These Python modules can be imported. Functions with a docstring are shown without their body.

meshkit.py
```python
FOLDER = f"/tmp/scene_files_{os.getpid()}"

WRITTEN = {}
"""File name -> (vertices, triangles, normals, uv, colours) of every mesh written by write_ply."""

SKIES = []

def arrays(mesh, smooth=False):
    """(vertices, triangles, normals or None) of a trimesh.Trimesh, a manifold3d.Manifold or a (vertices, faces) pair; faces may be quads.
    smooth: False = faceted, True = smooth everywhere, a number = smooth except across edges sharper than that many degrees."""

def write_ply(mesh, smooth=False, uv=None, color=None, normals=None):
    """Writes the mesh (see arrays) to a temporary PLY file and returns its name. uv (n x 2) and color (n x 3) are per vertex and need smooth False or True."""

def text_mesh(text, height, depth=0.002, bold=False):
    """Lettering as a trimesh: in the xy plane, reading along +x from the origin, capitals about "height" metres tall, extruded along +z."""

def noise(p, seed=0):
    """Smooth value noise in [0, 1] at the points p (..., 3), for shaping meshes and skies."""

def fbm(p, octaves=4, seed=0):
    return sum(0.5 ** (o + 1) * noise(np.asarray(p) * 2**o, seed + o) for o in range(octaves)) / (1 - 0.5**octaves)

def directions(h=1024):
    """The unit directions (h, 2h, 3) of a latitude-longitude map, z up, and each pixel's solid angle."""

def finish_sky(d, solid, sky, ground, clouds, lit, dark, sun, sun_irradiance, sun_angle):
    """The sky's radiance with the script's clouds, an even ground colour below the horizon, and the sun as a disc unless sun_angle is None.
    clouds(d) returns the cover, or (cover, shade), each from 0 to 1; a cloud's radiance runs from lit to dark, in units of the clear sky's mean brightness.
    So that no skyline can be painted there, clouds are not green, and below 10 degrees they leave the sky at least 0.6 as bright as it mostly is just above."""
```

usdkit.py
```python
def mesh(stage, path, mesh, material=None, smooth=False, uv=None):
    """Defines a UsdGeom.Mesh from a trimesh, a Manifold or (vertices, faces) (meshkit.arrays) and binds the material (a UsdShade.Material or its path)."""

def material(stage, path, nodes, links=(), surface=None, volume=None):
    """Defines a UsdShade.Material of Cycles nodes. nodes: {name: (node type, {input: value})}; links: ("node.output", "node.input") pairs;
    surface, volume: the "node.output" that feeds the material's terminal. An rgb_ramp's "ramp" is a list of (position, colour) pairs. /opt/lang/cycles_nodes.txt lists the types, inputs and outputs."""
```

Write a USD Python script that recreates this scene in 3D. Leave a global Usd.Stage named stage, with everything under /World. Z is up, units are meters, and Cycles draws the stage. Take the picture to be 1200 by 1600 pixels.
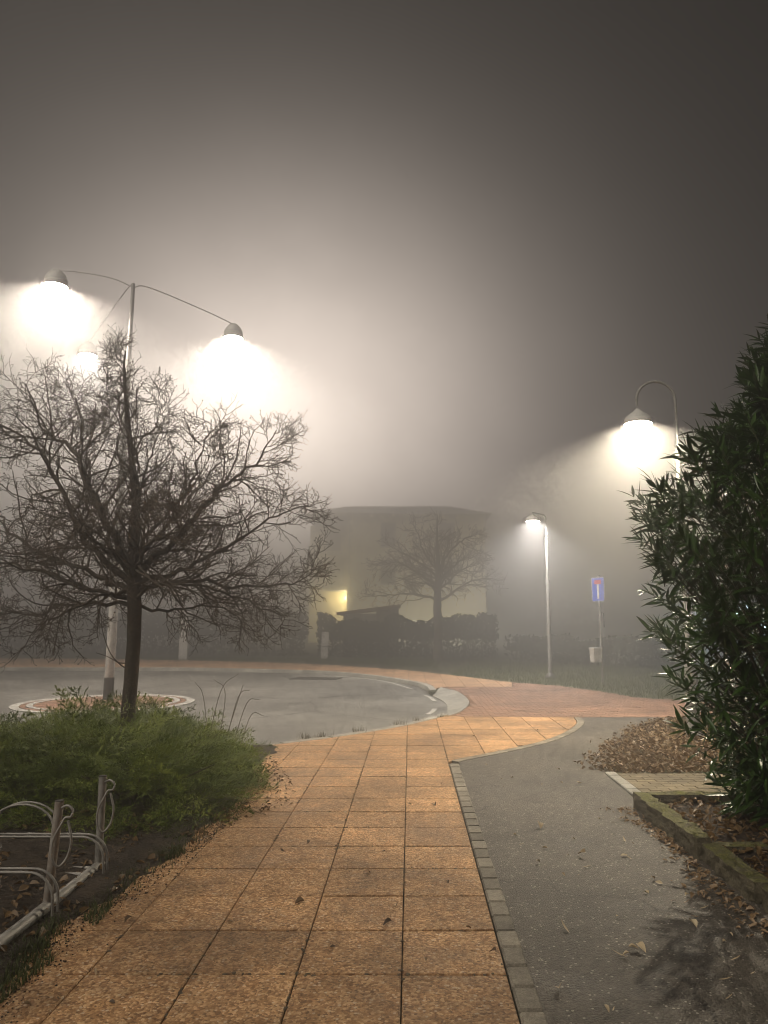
import math, random
import numpy as np, trimesh, usdkit, meshkit
import shapely
from shapely.geometry import Polygon, LineString, Point, box as sbox
from shapely import affinity
from pxr import Usd, UsdGeom, UsdLux, UsdShade, Gf, Sdf, Vt

random.seed(7)
RNG = np.random.default_rng(7)
stage = Usd.Stage.CreateInMemory()
UsdGeom.SetStageUpAxis(stage, UsdGeom.Tokens.z)
UsdGeom.SetStageMetersPerUnit(stage, 1.0)
UsdGeom.Xform.Define(stage, '/World')
MT = usdkit.material
L = '/World/Looks/'

# ------------------------------------------------------------------ camera
EYE, FPX, PITCH = 1.65, 1135.0, math.atan(173 / 1135.0)
CP, SP = math.cos(PITCH), math.sin(PITCH)
cam = UsdGeom.Camera.Define(stage, '/World/camera')
cam.CreateFocalLengthAttr(FPX / 1200 * 36)
cam.CreateHorizontalApertureAttr(36.0)
cam.CreateVerticalApertureAttr(48.0)
cam.CreateHorizontalApertureOffsetAttr(-40 / 1200 * 36.0)
cam.CreateClippingRangeAttr(Gf.Vec2f(0.05, 2000))
cam.AddTranslateOp().Set(Gf.Vec3d(0, 0, EYE))
cam.AddRotateXOp().Set(90 + math.degrees(PITCH))
cam.CreateExposureAttr(0.7)

# ------------------------------------------------------------------ sky: a foggy night
dome = UsdLux.DomeLight.Define(stage, '/World/sky')
GLOW, GLOW_TO = 2.0, np.array([-0.17, 0.97, 0.17])      # glow painted into the sky ahead, standing in for lamp-lit fog
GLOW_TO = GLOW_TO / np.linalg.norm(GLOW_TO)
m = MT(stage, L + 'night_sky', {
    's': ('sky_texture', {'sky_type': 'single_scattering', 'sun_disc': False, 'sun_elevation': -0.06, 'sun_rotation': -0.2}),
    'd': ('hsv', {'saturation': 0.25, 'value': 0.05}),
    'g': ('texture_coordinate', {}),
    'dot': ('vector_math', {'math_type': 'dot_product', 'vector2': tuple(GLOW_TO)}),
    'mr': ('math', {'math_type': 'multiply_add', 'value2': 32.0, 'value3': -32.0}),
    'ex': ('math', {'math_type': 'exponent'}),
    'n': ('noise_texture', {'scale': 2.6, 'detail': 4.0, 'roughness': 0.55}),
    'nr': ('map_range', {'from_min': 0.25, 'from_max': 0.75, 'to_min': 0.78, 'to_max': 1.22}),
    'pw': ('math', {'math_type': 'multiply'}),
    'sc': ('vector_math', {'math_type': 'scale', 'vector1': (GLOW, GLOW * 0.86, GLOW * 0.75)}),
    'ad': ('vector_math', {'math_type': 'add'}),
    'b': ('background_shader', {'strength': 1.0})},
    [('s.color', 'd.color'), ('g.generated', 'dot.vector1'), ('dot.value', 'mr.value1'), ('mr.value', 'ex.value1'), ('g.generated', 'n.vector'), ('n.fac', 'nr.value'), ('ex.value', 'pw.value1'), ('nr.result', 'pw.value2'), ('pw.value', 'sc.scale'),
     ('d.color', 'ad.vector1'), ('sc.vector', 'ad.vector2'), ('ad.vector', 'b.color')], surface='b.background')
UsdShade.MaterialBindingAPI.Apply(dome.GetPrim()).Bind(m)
dome.GetPrim().SetCustomDataByKey('kind', 'structure')

front_fill = UsdLux.DistantLight.Define(stage, '/World/night_light')   # added warm fill, high behind the camera, for an unseen street lamp
front_fill.CreateIntensityAttr(0.38)
front_fill.CreateAngleAttr(25.0)
front_fill.CreateNormalizeAttr(True)
front_fill.CreateColorAttr(Gf.Vec3f(1.0, 0.9, 0.76))
_d = np.array([-0.55, -0.62, 0.72]); _d /= np.linalg.norm(_d)
front_fill.AddRotateZOp().Set(math.degrees(math.atan2(_d[0], -_d[1])))
front_fill.AddRotateXOp().Set(math.degrees(math.acos(_d[2])))

# lamp strengths (used by the lamps' builders below)
MAST_I, GLARE_I, MAST_FAR_I, STREET_I = 20000.0, 50.0, 5500.0, 27000.0
WARM, COOL = (1.0, 0.875, 0.73), (1.0, 0.95, 0.90)
GARDEN_I = 14000.0


# ------------------------------------------------------------------ helpers
def G(px, py, z=0.0):
    """The point at height z on the ground that stands at this place of the picture."""
    zc = FPX * (EYE - z) / (CP * (py - 973.0))
    return np.array([(px - 640.0) * zc / FPX, (zc + (EYE - z) * SP) / CP])


_used = {}


def path_for(name, parent):
    base = (parent or '/World') + '/' + name
    n = _used.get(base, 0)
    _used[base] = n + 1
    return base if n == 0 else f'{base}_{n:03d}'


def part(name, mesh, mat, parent=None, smooth=False, kind=None, label=None):
    p = path_for(name, parent)
    g = usdkit.mesh(stage, p, mesh, mat, smooth)
    if kind: g.GetPrim().SetCustomDataByKey('kind', kind)
    if label: g.GetPrim().SetCustomDataByKey('label', label)
    return p


def tag(path, label=None, cat=None, group=None, kind=None):
    pr = stage.GetPrimAtPath(path)
    for k, v in (('label', label), ('category', cat), ('group', group), ('kind', kind)):
        if v: pr.SetCustomDataByKey(k, v)
    return path


def thing(name, label=None, cat=None, loc=(0, 0, 0), rot=0.0, group=None, kind=None):
    p = path_for(name, None)
    x = UsdGeom.Xform.Define(stage, p)
    x.AddTranslateOp().Set(Gf.Vec3d(*map(float, loc)))
    x.AddRotateZOp().Set(float(rot))
    return tag(p, label, cat, group, kind)


def cat_mesh(ms):
    return trimesh.util.concatenate(ms)


def bx(x0, y0, z0, x1, y1, z1):
    b = trimesh.creation.box((x1 - x0, y1 - y0, z1 - z0))
    b.apply_translation(((x0 + x1) / 2, (y0 + y1) / 2, (z0 + z1) / 2))
    return b


def cbox(x0, y0, z0, x1, y1, z1, c=0.01):
    """A box with its edges chamfered."""
    e = []
    for a in (0, 1, 2):
        lo, hi = np.array([x0, y0, z0]) + c, np.array([x1, y1, z1]) - c
        lo[a] -= c; hi[a] += c
        e += [(x, y, z) for x in (lo[0], hi[0]) for y in (lo[1], hi[1]) for z in (lo[2], hi[2])]
    return trimesh.Trimesh(e).convex_hull


def prism(poly, z0, z1):
    m = []
    for g in getattr(poly, 'geoms', [poly]):
        if g.area > 1e-6 and g.geom_type == 'Polygon':
            e = trimesh.creation.extrude_polygon(g, z1 - z0, engine='earcut')
            e.apply_translation((0, 0, z0)); m.append(e)
    return cat_mesh(m)


def slab(poly, z0, z1, c=0.006):
    """A convex paving piece with a chamfered upper edge."""
    a = np.array(poly.exterior.coords)[:-1]
    b = poly.buffer(-c, join_style=2)
    if b.is_empty or b.geom_type != 'Polygon':
        return prism(poly, z0, z1)
    b = np.array(b.exterior.coords)[:-1]
    pts = np.vstack([np.c_[a, np.full(len(a), z0)], np.c_[a, np.full(len(a), z1 - c * .7)], np.c_[b, np.full(len(b), z1)]])
    return trimesh.Trimesh(pts).convex_hull


def tubes(P, R, sides=5):
    """Tubes along N polylines of K points each: P (N,K,3), R (N,K). Returns (vertices, triangles)."""
    P, R = np.asarray(P, float), np.asarray(R, float)
    N, K = P.shape[:2]
    t = np.gradient(P, axis=1)
    t /= np.linalg.norm(t, axis=2, keepdims=True) + 1e-9
    mean = t.mean(1)
    ref = np.where(np.abs(mean[:, 2:3]) < .8, np.array([[0, 0, 1.]]), np.array([[1., 0, 0]]))[:, None, :]
    u = np.cross(t, np.broadcast_to(ref, t.shape)); u /= np.linalg.norm(u, axis=2, keepdims=True) + 1e-9
    w = np.cross(t, u)
    a = np.arange(sides) / sides * 2 * np.pi
    ring = P[:, :, None] + R[:, :, None, None] * (np.cos(a)[None, None, :, None] * u[:, :, None] + np.sin(a)[None, None, :, None] * w[:, :, None])
    v = ring.reshape(-1, 3)
    i = np.arange(N)[:, None, None] * K * sides + np.arange(K - 1)[None, :, None] * sides
    s, s2 = np.arange(sides)[None, None], ((np.arange(sides) + 1) % sides)[None, None]
    A, B, C, D = i + s, i + s2, i + sides + s2, i + sides + s
    f = np.concatenate([np.stack([A, B, C], -1).reshape(-1, 3), np.stack([A, C, D], -1).reshape(-1, 3)])
    for row in (0, K - 1):   # end caps
        base = np.arange(N)[:, None] * K * sides + row * sides
        for k in range(1, sides - 1):
            q = [base[:, 0], base[:, 0] + k + 1, base[:, 0] + k]
            if row: q = [q[0], q[2], q[1]]
            f = np.vstack([f, np.stack(q, -1)])
    return v, f


def tube(pts, r, sides=10):
    pts = np.asarray(pts, float)
    r = np.full(len(pts), r) if np.ndim(r) == 0 else np.asarray(r, float)
    v, f = tubes(pts[None], r[None], sides)
    return trimesh.Trimesh(v, f, process=False)


def lathe(profile, sides=24):
    """profile: (radius, z) pairs from the bottom up."""
    pr = np.array(profile, float)
    a = np.arange(sides) / sides * 2 * np.pi
    v = np.stack([pr[:, None, 0] * np.cos(a), pr[:, None, 0] * np.sin(a), np.broadcast_to(pr[:, None, 1], (len(pr), sides))], -1).reshape(-1, 3)
    f = []
    for k in range(len(pr) - 1):
        for s in range(sides):
            A, B = k * sides + s, k * sides + (s + 1) % sides
            f += [(A, B, B + sides), (A, B + sides, A + sides)]
    n = len(v)
    v = np.vstack([v, [[0, 0, pr[0, 1]], [0, 0, pr[-1, 1]]]])
    for s in range(sides):
        f.append((n, (s + 1) % sides, s)); f.append((n + 1, (len(pr) - 1) * sides + s, (len(pr) - 1) * sides + (s + 1) % sides))
    return trimesh.Trimesh(v, f, process=False)


def joined(pairs):
    vs, fs, n = [], [], 0
    for v, f in pairs:
        vs.append(v); fs.append(np.asarray(f) + n); n += len(v)
    return np.vstack(vs), np.vstack(fs)


def spline(pts, n=12, closed=False):
    """Catmull-Rom through the points."""
    p = np.asarray(pts, float)
    if closed: p = np.vstack([p[-1], p, p[0], p[1]])
    else: p = np.vstack([2 * p[0] - p[1], p, 2 * p[-1] - p[-2]])
    t = np.linspace(0, 1, n, endpoint=False)[:, None]
    out = [.5 * (2 * b + (c - a) * t + (2 * a - 5 * b + 4 * c - d) * t ** 2 + (3 * b - a - 3 * c + d) * t ** 3) for a, b, c, d in zip(p, p[1:], p[2:], p[3:])]
    out = np.vstack(out)
    return out if closed else np.vstack([out, p[-2]])


def unit(v):
    v = np.asarray(v, float)
    return v / (np.linalg.norm(v, axis=-1, keepdims=True) + 1e-12)


def frames(d, roll):
    """Rotation matrices (columns x=along d, y, z) with a roll about d."""
    d = unit(d)
    ref = np.where(np.abs(d[:, 2:3]) < .93, [[0, 0, 1.]], [[1., 0, 0]])
    y = unit(np.cross(ref, d)); z = np.cross(d, y)
    c, s = np.cos(roll)[:, None], np.sin(roll)[:, None]
    return np.stack([d, c * y + s * z, -s * y + c * z], -1)


def scatter(tv, tf, pos, mats, scale):
    """One mesh of copies of a template."""
    n = len(pos)
    v = np.einsum('nij,nkj->nki', mats, np.asarray(tv)[None] * np.asarray(scale).reshape(n, 1, -1)) + pos[:, None]
    f = np.asarray(tf)[None] + (np.arange(n) * len(tv))[:, None, None]
    return v.reshape(-1, 3), f.reshape(-1, 3)


# ------------------------------------------------------------------ materials
def simple(name, col, rough=.6, metal=0., **kw):
    return MT(stage, L + name, {'p': ('principled_bsdf', {'base_color': col, 'roughness': rough, 'metallic': metal, **kw})}, surface='p.BSDF')


def mottled(name, cols, scale=6., rough=.7, metal=0., bump=.0, bscale=60., bdist=.004, rnd=0., detail=5., spec=.5, rough2=None):
    """Noise between colours; some relief; rnd: how far a piece's own brightness strays."""
    n = {'g': ('geometry', {}), 'n': ('noise_texture', {'scale': scale, 'detail': detail, 'roughness': .62}),
         'r': ('rgb_ramp', {'ramp': list(zip(np.linspace(.3, .7, len(cols)), cols))}),
         'o': ('object_info', {}), 'mr': ('map_range', {'from_min': 0., 'from_max': 1., 'to_min': 1 - rnd, 'to_max': 1 + rnd}),
         'mul': ('vector_math', {'math_type': 'scale'}),
         'p': ('principled_bsdf', {'roughness': rough, 'metallic': metal, 'specular_ior_level': spec})}
    l = [('g.position', 'n.vector'), ('n.fac', 'r.fac'), ('o.random', 'mr.value'), ('r.color', 'mul.vector1'), ('mr.result', 'mul.scale'), ('mul.vector', 'p.base_color')]
    if bump:
        n['bn'] = ('noise_texture', {'scale': bscale, 'detail': 4.}); n['b'] = ('bump', {'strength': bump, 'distance': bdist})
        l += [('g.position', 'bn.vector'), ('bn.fac', 'b.height'), ('b.normal', 'p.normal')]
    if rough2 is not None:
        n['rr'] = ('map_range', {'from_min': .35, 'from_max': .65, 'to_min': rough, 'to_max': rough2})
        l += [('n.fac', 'rr.value'), ('rr.result', 'p.roughness')]
    return MT(stage, L + name, n, l, surface='p.BSDF')


def aggregate(name, cols, grain, big, rough=.8, bump=.6, bdist=.004, rnd=.06, speck=None, speck_at=.8, stain=0., damp=0., crack=0.):
    """Stones bedded in a binder: cells of the grain size over blotches and wear; speck: a few pale stones."""
    n = {'g': ('geometry', {}),
         'v': ('voronoi_texture', {'scale': grain, 'feature': 'f1'}),
         'sep': ('separate_color', {}),
         'r': ('rgb_ramp', {'ramp': list(zip(np.linspace(0, 1, len(cols)), cols))}),
         'n': ('noise_texture', {'scale': big, 'detail': 6., 'roughness': .65}),
         'nm': ('map_range', {'from_min': .3, 'from_max': .7, 'to_min': .55, 'to_max': 1.3, 'clamp': True}),
         'n2': ('noise_texture', {'scale': big * 9, 'detail': 4.}),
         'nm2': ('map_range', {'from_min': .3, 'from_max': .7, 'to_min': .8, 'to_max': 1.15, 'clamp': True}),
         'o': ('object_info', {}), 'mr': ('map_range', {'to_min': 1 - rnd, 'to_max': 1 + rnd}),
         'm1': ('math', {'math_type': 'multiply'}), 'm2': ('math', {'math_type': 'multiply'}),
         'mul': ('vector_math', {'math_type': 'scale'}),
         'b': ('bump', {'strength': bump, 'distance': bdist, 'invert': True}),
         'p': ('principled_bsdf', {'roughness': rough})}
    l = [('g.position', 'v.vector'), ('v.color', 'sep.color'), ('sep.r', 'r.fac'), ('g.position', 'n.vector'), ('n.fac', 'nm.value'),
         ('g.position', 'n2.vector'), ('n2.fac', 'nm2.value'), ('o.random', 'mr.value'), ('nm.result', 'm1.value1'), ('nm2.result', 'm1.value2'),
         ('m1.value', 'm2.value1'), ('mr.result', 'm2.value2'), ('m2.value', 'mul.scale'),
         ('v.distance', 'b.height'), ('b.normal', 'p.normal')]
    if speck:
        n['v2'] = ('voronoi_texture', {'scale': grain * .55}); n['s2'] = ('separate_color', {})
        n['gt'] = ('math', {'math_type': 'greater_than', 'value2': speck_at}); n['mx'] = ('mix', {'mix_type': 'mix', 'color2': speck})
        n['lt'] = ('math', {'math_type': 'less_than', 'value2': .33}); n['an'] = ('math', {'math_type': 'multiply'})
        l += [('g.position', 'v2.vector'), ('v2.color', 's2.color'), ('s2.g', 'gt.value1'), ('v2.distance', 'lt.value1'), ('gt.value', 'an.value1'), ('lt.value', 'an.value2'),
              ('an.value', 'mx.fac'), ('r.color', 'mx.color1'), ('mx.color', 'mul.vector1')]
    else:
        l += [('r.color', 'mul.vector1')]
    last = 'mul.vector'
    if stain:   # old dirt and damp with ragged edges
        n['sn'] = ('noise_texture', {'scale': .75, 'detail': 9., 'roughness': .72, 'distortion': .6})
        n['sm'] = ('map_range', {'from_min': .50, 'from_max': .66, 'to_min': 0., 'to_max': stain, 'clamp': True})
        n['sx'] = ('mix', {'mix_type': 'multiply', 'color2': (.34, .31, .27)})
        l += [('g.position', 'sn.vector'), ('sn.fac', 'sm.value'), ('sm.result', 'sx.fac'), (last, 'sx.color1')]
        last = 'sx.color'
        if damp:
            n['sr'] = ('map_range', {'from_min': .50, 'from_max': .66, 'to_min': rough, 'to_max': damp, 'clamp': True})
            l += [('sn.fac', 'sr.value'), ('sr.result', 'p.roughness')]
    if crack:
        n['cn'] = ('noise_texture', {'scale': 2.2, 'detail': 5.}); n['cs'] = ('vector_math', {'math_type': 'scale', 'scale': .55}); n['ca'] = ('vector_math', {'math_type': 'add'})
        n['cv'] = ('voronoi_texture', {'scale': crack, 'feature': 'distance_to_edge'}); n['cm'] = ('map_range', {'from_min': .002, 'from_max': .007, 'to_min': .75, 'to_max': 0., 'clamp': True})
        n['cx'] = ('mix', {'mix_type': 'multiply', 'color2': (.22, .2, .18)})
        l += [('g.position', 'cn.vector'), ('cn.color', 'cs.vector1'), ('g.position', 'ca.vector1'), ('cs.vector', 'ca.vector2'), ('ca.vector', 'cv.vector'), ('cv.distance', 'cm.value'),
              ('cm.result', 'cx.fac'), (last, 'cx.color1')]
        last = 'cx.color'
    l += [(last, 'p.base_color')]
    return MT(stage, L + name, n, l, surface='p.BSDF')


def leafy(name, cols, rough=.4, trans=.25, island=True, spec=.5):
    n = {'g': ('geometry', {}), 'o': ('object_info', {}), 'r': ('rgb_ramp', {'ramp': list(zip(np.linspace(0, 1, len(cols)), cols))}),
         'p': ('principled_bsdf', {'roughness': rough, 'specular_ior_level': spec}), 't': ('translucent_bsdf', {}), 'm': ('mix_closure', {'fac': trans})}
    l = [('g.random_per_island' if island else 'o.random', 'r.fac'), ('r.color', 'p.base_color'), ('r.color', 't.color'), ('p.BSDF', 'm.closure1'), ('t.BSDF', 'm.closure2')]
    return MT(stage, L + name, n, l, surface='m.closure')


def lamp_glass(name, col, strength):
    return MT(stage, L + name, {'e': ('emission', {'color': col, 'strength': strength})}, surface='e.emission')


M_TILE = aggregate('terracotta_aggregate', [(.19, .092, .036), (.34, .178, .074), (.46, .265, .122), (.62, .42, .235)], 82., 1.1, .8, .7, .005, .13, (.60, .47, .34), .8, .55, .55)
M_TILE_FAR = aggregate('terracotta_far', [(.32, .185, .10), (.38, .23, .13), (.44, .28, .165)], 60., .5, .85, .3, .004, .08)
M_JOINT = mottled('joint_dirt', [(.05, .036, .022), (.085, .062, .038), (.07, .066, .03)], 14., .95)
M_BLOCK = aggregate('grey_block', [(.15, .13, .10), (.215, .19, .15), (.27, .245, .20)], 160., 2.5, .85, .5, .003, .25)
M_ASPHALT = aggregate('path_asphalt', [(.048, .041, .031), (.075, .064, .049), (.105, .09, .07), (.138, .12, .096)], 95., .8, .7, 1., .006, 0., (.42, .39, .33), .84, .28, .55, .42)
M_ROAD = aggregate('road_asphalt', [(.13, .125, .112), (.17, .162, .145), (.21, .20, .18)], 120., .28, .75, .5, .004, 0., None, .8, .45, .5, .2)
M_BRICK = aggregate('red_block', [(.22, .12, .075), (.27, .15, .095), (.31, .18, .12)], 140., .7, .82, .4, .003, .18)
M_BRICK_OLD = aggregate('brown_block', [(.13, .10, .06), (.17, .135, .08), (.20, .165, .10)], 140., 1.4, .85, .4, .003, .18)
M_KERB = aggregate('kerb_concrete', [(.26, .25, .22), (.31, .30, .27), (.36, .35, .31)], 120., 1.2, .85, .4, .003, .1)
M_PAINT = mottled('road_paint', [(.22, .21, .19), (.42, .41, .38), (.56, .55, .51)], 14., .7, bump=.3)
M_SOIL = mottled('soil', [(.018, .012, .008), (.035, .024, .015), (.055, .038, .022)], 9., .95, bump=.9, bscale=40., bdist=.03)
M_TERRAIN = mottled('verge_ground', [(.035, .035, .018), (.055, .055, .026), (.07, .062, .034)], 1.8, .95, bump=.8, bscale=22., bdist=.03)
M_GALV = mottled('galvanised_steel', [(.20, .19, .175), (.28, .268, .25), (.36, .345, .32)], 22., .42, .35, bump=.15, bscale=120., bdist=.001, rough2=.62)
M_RUST = mottled('rusty_steel', [(.21, .15, .115), (.30, .27, .24), (.38, .36, .33)], 16., .5, .3, bump=.25, bscale=90., bdist=.001, rough2=.7)
M_POLE = mottled('pole_grey', [(.24, .23, .22), (.30, .29, .275), (.34, .33, .31)], 8., .45, .35)
M_HOOD = mottled('lamp_hood', [(.62, .61, .58), (.72, .71, .68)], 8., .5)
M_NECK = mottled('neck_paint', [(.26, .25, .235), (.34, .33, .31)], 8., .6)
M_WHITE = mottled('white_paint', [(.42, .40, .38), (.55, .53, .50), (.60, .58, .55)], 5., .5)
M_DARK = mottled('dark_paint', [(.05, .045, .04), (.07, .065, .055)], 9., .6)
M_BARK = mottled('bark', [(.045, .034, .024), (.085, .066, .048), (.13, .105, .08)], 30., .9, bump=1., bscale=55., bdist=.012)
M_TWIG = mottled('twig_bark', [(.11, .085, .062), (.165, .13, .10)], 40., .8)
M_BUD = simple('bud', (.09, .045, .025), .7)
M_JUN = leafy('juniper_green', [(.08, .115, .018), (.135, .18, .028), (.20, .25, .042), (.28, .32, .07)], .6, .34, island=False)
M_OLE = leafy('oleander_green', [(.040, .088, .013), (.065, .135, .020), (.10, .18, .03), (.13, .21, .036), (.17, .23, .045), (.28, .26, .07)], .36, .26)
M_STEM = mottled('stem_bark', [(.06, .05, .03), (.10, .085, .05)], 30., .8)
M_DRY = leafy('dry_leaf', [(.17, .105, .045), (.38, .27, .13), (.60, .47, .27), (.80, .69, .48)], .5, .2)
M_PALE_LEAF = leafy('pale_dry_leaf', [(.30, .22, .12), (.46, .36, .22), (.6, .5, .34)], .6, .1, island=False)
M_PALE_STRIP = leafy('swept_leaf', [(.30, .20, .11), (.52, .40, .26), (.68, .57, .41), (.80, .71, .56)], .45, .2)
M_DARK_LEAF = leafy('dark_dry_leaf', [(.06, .035, .018), (.12, .075, .04), (.34, .24, .14)], .6, .1, island=False)
M_GRASS = leafy('grass_blade', [(.07, .085, .022), (.13, .14, .038), (.20, .185, .07)], .6, .3)
M_STRAW = leafy('straw', [(.16, .13, .07), (.26, .21, .12)], .7, .2)
M_WALL = mottled('yellow_render', [(.62, .56, .40), (.68, .62, .46), (.72, .66, .50)], .7, .9, bump=.2)
M_WALLG = mottled('grey_render', [(.40, .39, .36), (.47, .46, .43)], .7, .9)
M_SHUT = mottled('shutter', [(.26, .24, .19), (.31, .285, .23)], 6., .6)
M_ROOF = mottled('roof_tile', [(.10, .055, .035), (.16, .09, .06)], 6., .8)
M_HEDGE = leafy('hedge_green', [(.022, .034, .013), (.034, .05, .018), (.05, .07, .025)], .6, .1)
M_BLUE = simple('sign_blue', (.025, .09, .62), .45)
M_RED = simple('sign_red', (.55, .03, .03), .45)
M_SIGNW = simple('sign_white', (.80, .80, .80), .45)

n = {'g': ('geometry', {}), 'sx': ('separate_xyz', {}), 'n': ('noise_texture', {'scale': 11., 'detail': 6., 'roughness': .7}), 'n2': ('noise_texture', {'scale': 70., 'detail': 3.}),
     'a': ('math', {'math_type': 'multiply_add', 'value2': .5, 'value3': -.02}), 'ad': ('math', {'math_type': 'add'}),
     'st': ('map_range', {'from_min': .78, 'from_max': 1.12, 'to_min': 0., 'to_max': 1., 'clamp': True}),
     'r': ('rgb_ramp', {'ramp': [(.3, (.05, .043, .026)), (.55, (.10, .086, .055)), (.8, (.15, .13, .09))]}),
     'mo': ('rgb_ramp', {'ramp': [(.3, (.05, .055, .010)), (.5, (.11, .115, .02)), (.7, (.20, .185, .035))]}),
     'mx': ('mix', {'mix_type': 'mix'}), 'b': ('bump', {'strength': .9, 'distance': .012}), 'p': ('principled_bsdf', {'roughness': .92})}
M_MOSS = MT(stage, L + 'mossy_concrete', n, [('g.position', 'n.vector'), ('g.position', 'n2.vector'), ('g.normal', 'sx.vector'), ('sx.z', 'a.value1'), ('a.value', 'ad.value1'),
    ('n.fac', 'ad.value2'), ('ad.value', 'st.value'), ('n2.fac', 'r.fac'), ('n2.fac', 'mo.fac'), ('st.result', 'mx.fac'), ('r.color', 'mx.color1'), ('mo.color', 'mx.color2'),
    ('mx.color', 'p.base_color'), ('n2.fac', 'b.height'), ('b.normal', 'p.normal')], surface='p.BSDF')

# ------------------------------------------------------------------ the ground
ZR = -0.12
near_arc = [np.array([-6.7, 16.7]) + 7.85 * np.array([math.cos(a), math.sin(a)]) for a in np.radians(np.linspace(-92, -22, 22))]
far_kerb = spline([G(672, 1078), G(655, 1067), G(580, 1055), G(480, 1047.5), G(300, 1043.5), G(100, 1043), G(-250, 1043), G(-900, 1044), (-60, 27)], 8)
nose_in = spline([near_arc[-1], G(699, 1102), G(695, 1090), G(672, 1078)], 6)
ROAD = Polygon(np.vstack([near_arc, nose_in[1:-1], far_kerb, [(-60, 10.5), (-14, 9.6), (-10, 9.1)]])).buffer(0)
part('road', prism(ROAD.buffer(.06), ZR - .1, ZR), M_ROAD, kind='structure')

outer = spline([G(698, 1119.5), G(722, 1110), G(733, 1096), G(716, 1081), G(688, 1073.5)], 8)
inner = spline([nose_in[1], nose_in[len(nose_in) // 3], nose_in[len(nose_in) * 2 // 3], nose_in[-2]], 10)
inner = np.array([LineString(inner).interpolate(t, normalized=True).coords[0] for t in np.linspace(0, 1, len(outer))])
nose_poly = Polygon(np.vstack([inner, outer[::-1]])).buffer(0)

TERRAIN = sbox(-220, -180, 220, 260).difference(ROAD.union(nose_poly).buffer(.001))
part('ground', prism(TERRAIN, -.35, -.03), M_TERRAIN, kind='structure')
# near pavement of half-metre slabs
TX, TY, TS = -.037, 4.24, .5
bord_in = spline([(.463, 8.95), (.52, 9.2), (.98, 9.65), (1.77, 10.5), (2.36, 11.46), (2.77, 12.46), (2.9, 13.24)], 6)
kerb_near = LineString([p for p in near_arc if p[0] > -2.6] + [nose_in[2]])
walk_left = [(-2.05, .8), (-2.05, 10.4)]
WALK = Polygon(np.vstack([[(-2.05, .8), (.463, .8)], bord_in, [G(705, 1119.5)], [p for p in near_arc[::-1] if p[0] > -2.3], [(-2.05, 10.4)]])).buffer(0).difference(ROAD.buffer(.17)).buffer(0)
walk = thing('pavement', kind='structure')
part('joint_bed', prism(WALK, -.04, -.012), M_JOINT, walk)
rows = []
for i in range(-5, 7):
    for j in range(-8, 20):
        x0, y0 = TX + i * TS, TY + j * TS
        c = sbox(x0 + .0035, y0 + .005, x0 + TS - .0035, y0 + TS - .005).intersection(WALK)
        for g in getattr(c, 'geoms', [c]):
            if g.geom_type != 'Polygon' or g.area < .004: continue
            g = g.simplify(.004)
            cc = g.centroid
            s = slab(g, -.03, 0.0, .005)
            ax = RNG.normal(0, .0022, 2); dz = RNG.normal(0, .0012)
            v = s.vertices.copy(); top = v[:, 2] > -.02
            v[top, 2] += dz + ((v[top, 0] - cc.x) * ax[0] + (v[top, 1] - cc.y) * ax[1])
            part('tile', trimesh.Trimesh(v, s.faces, process=False), M_TILE, walk)

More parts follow.
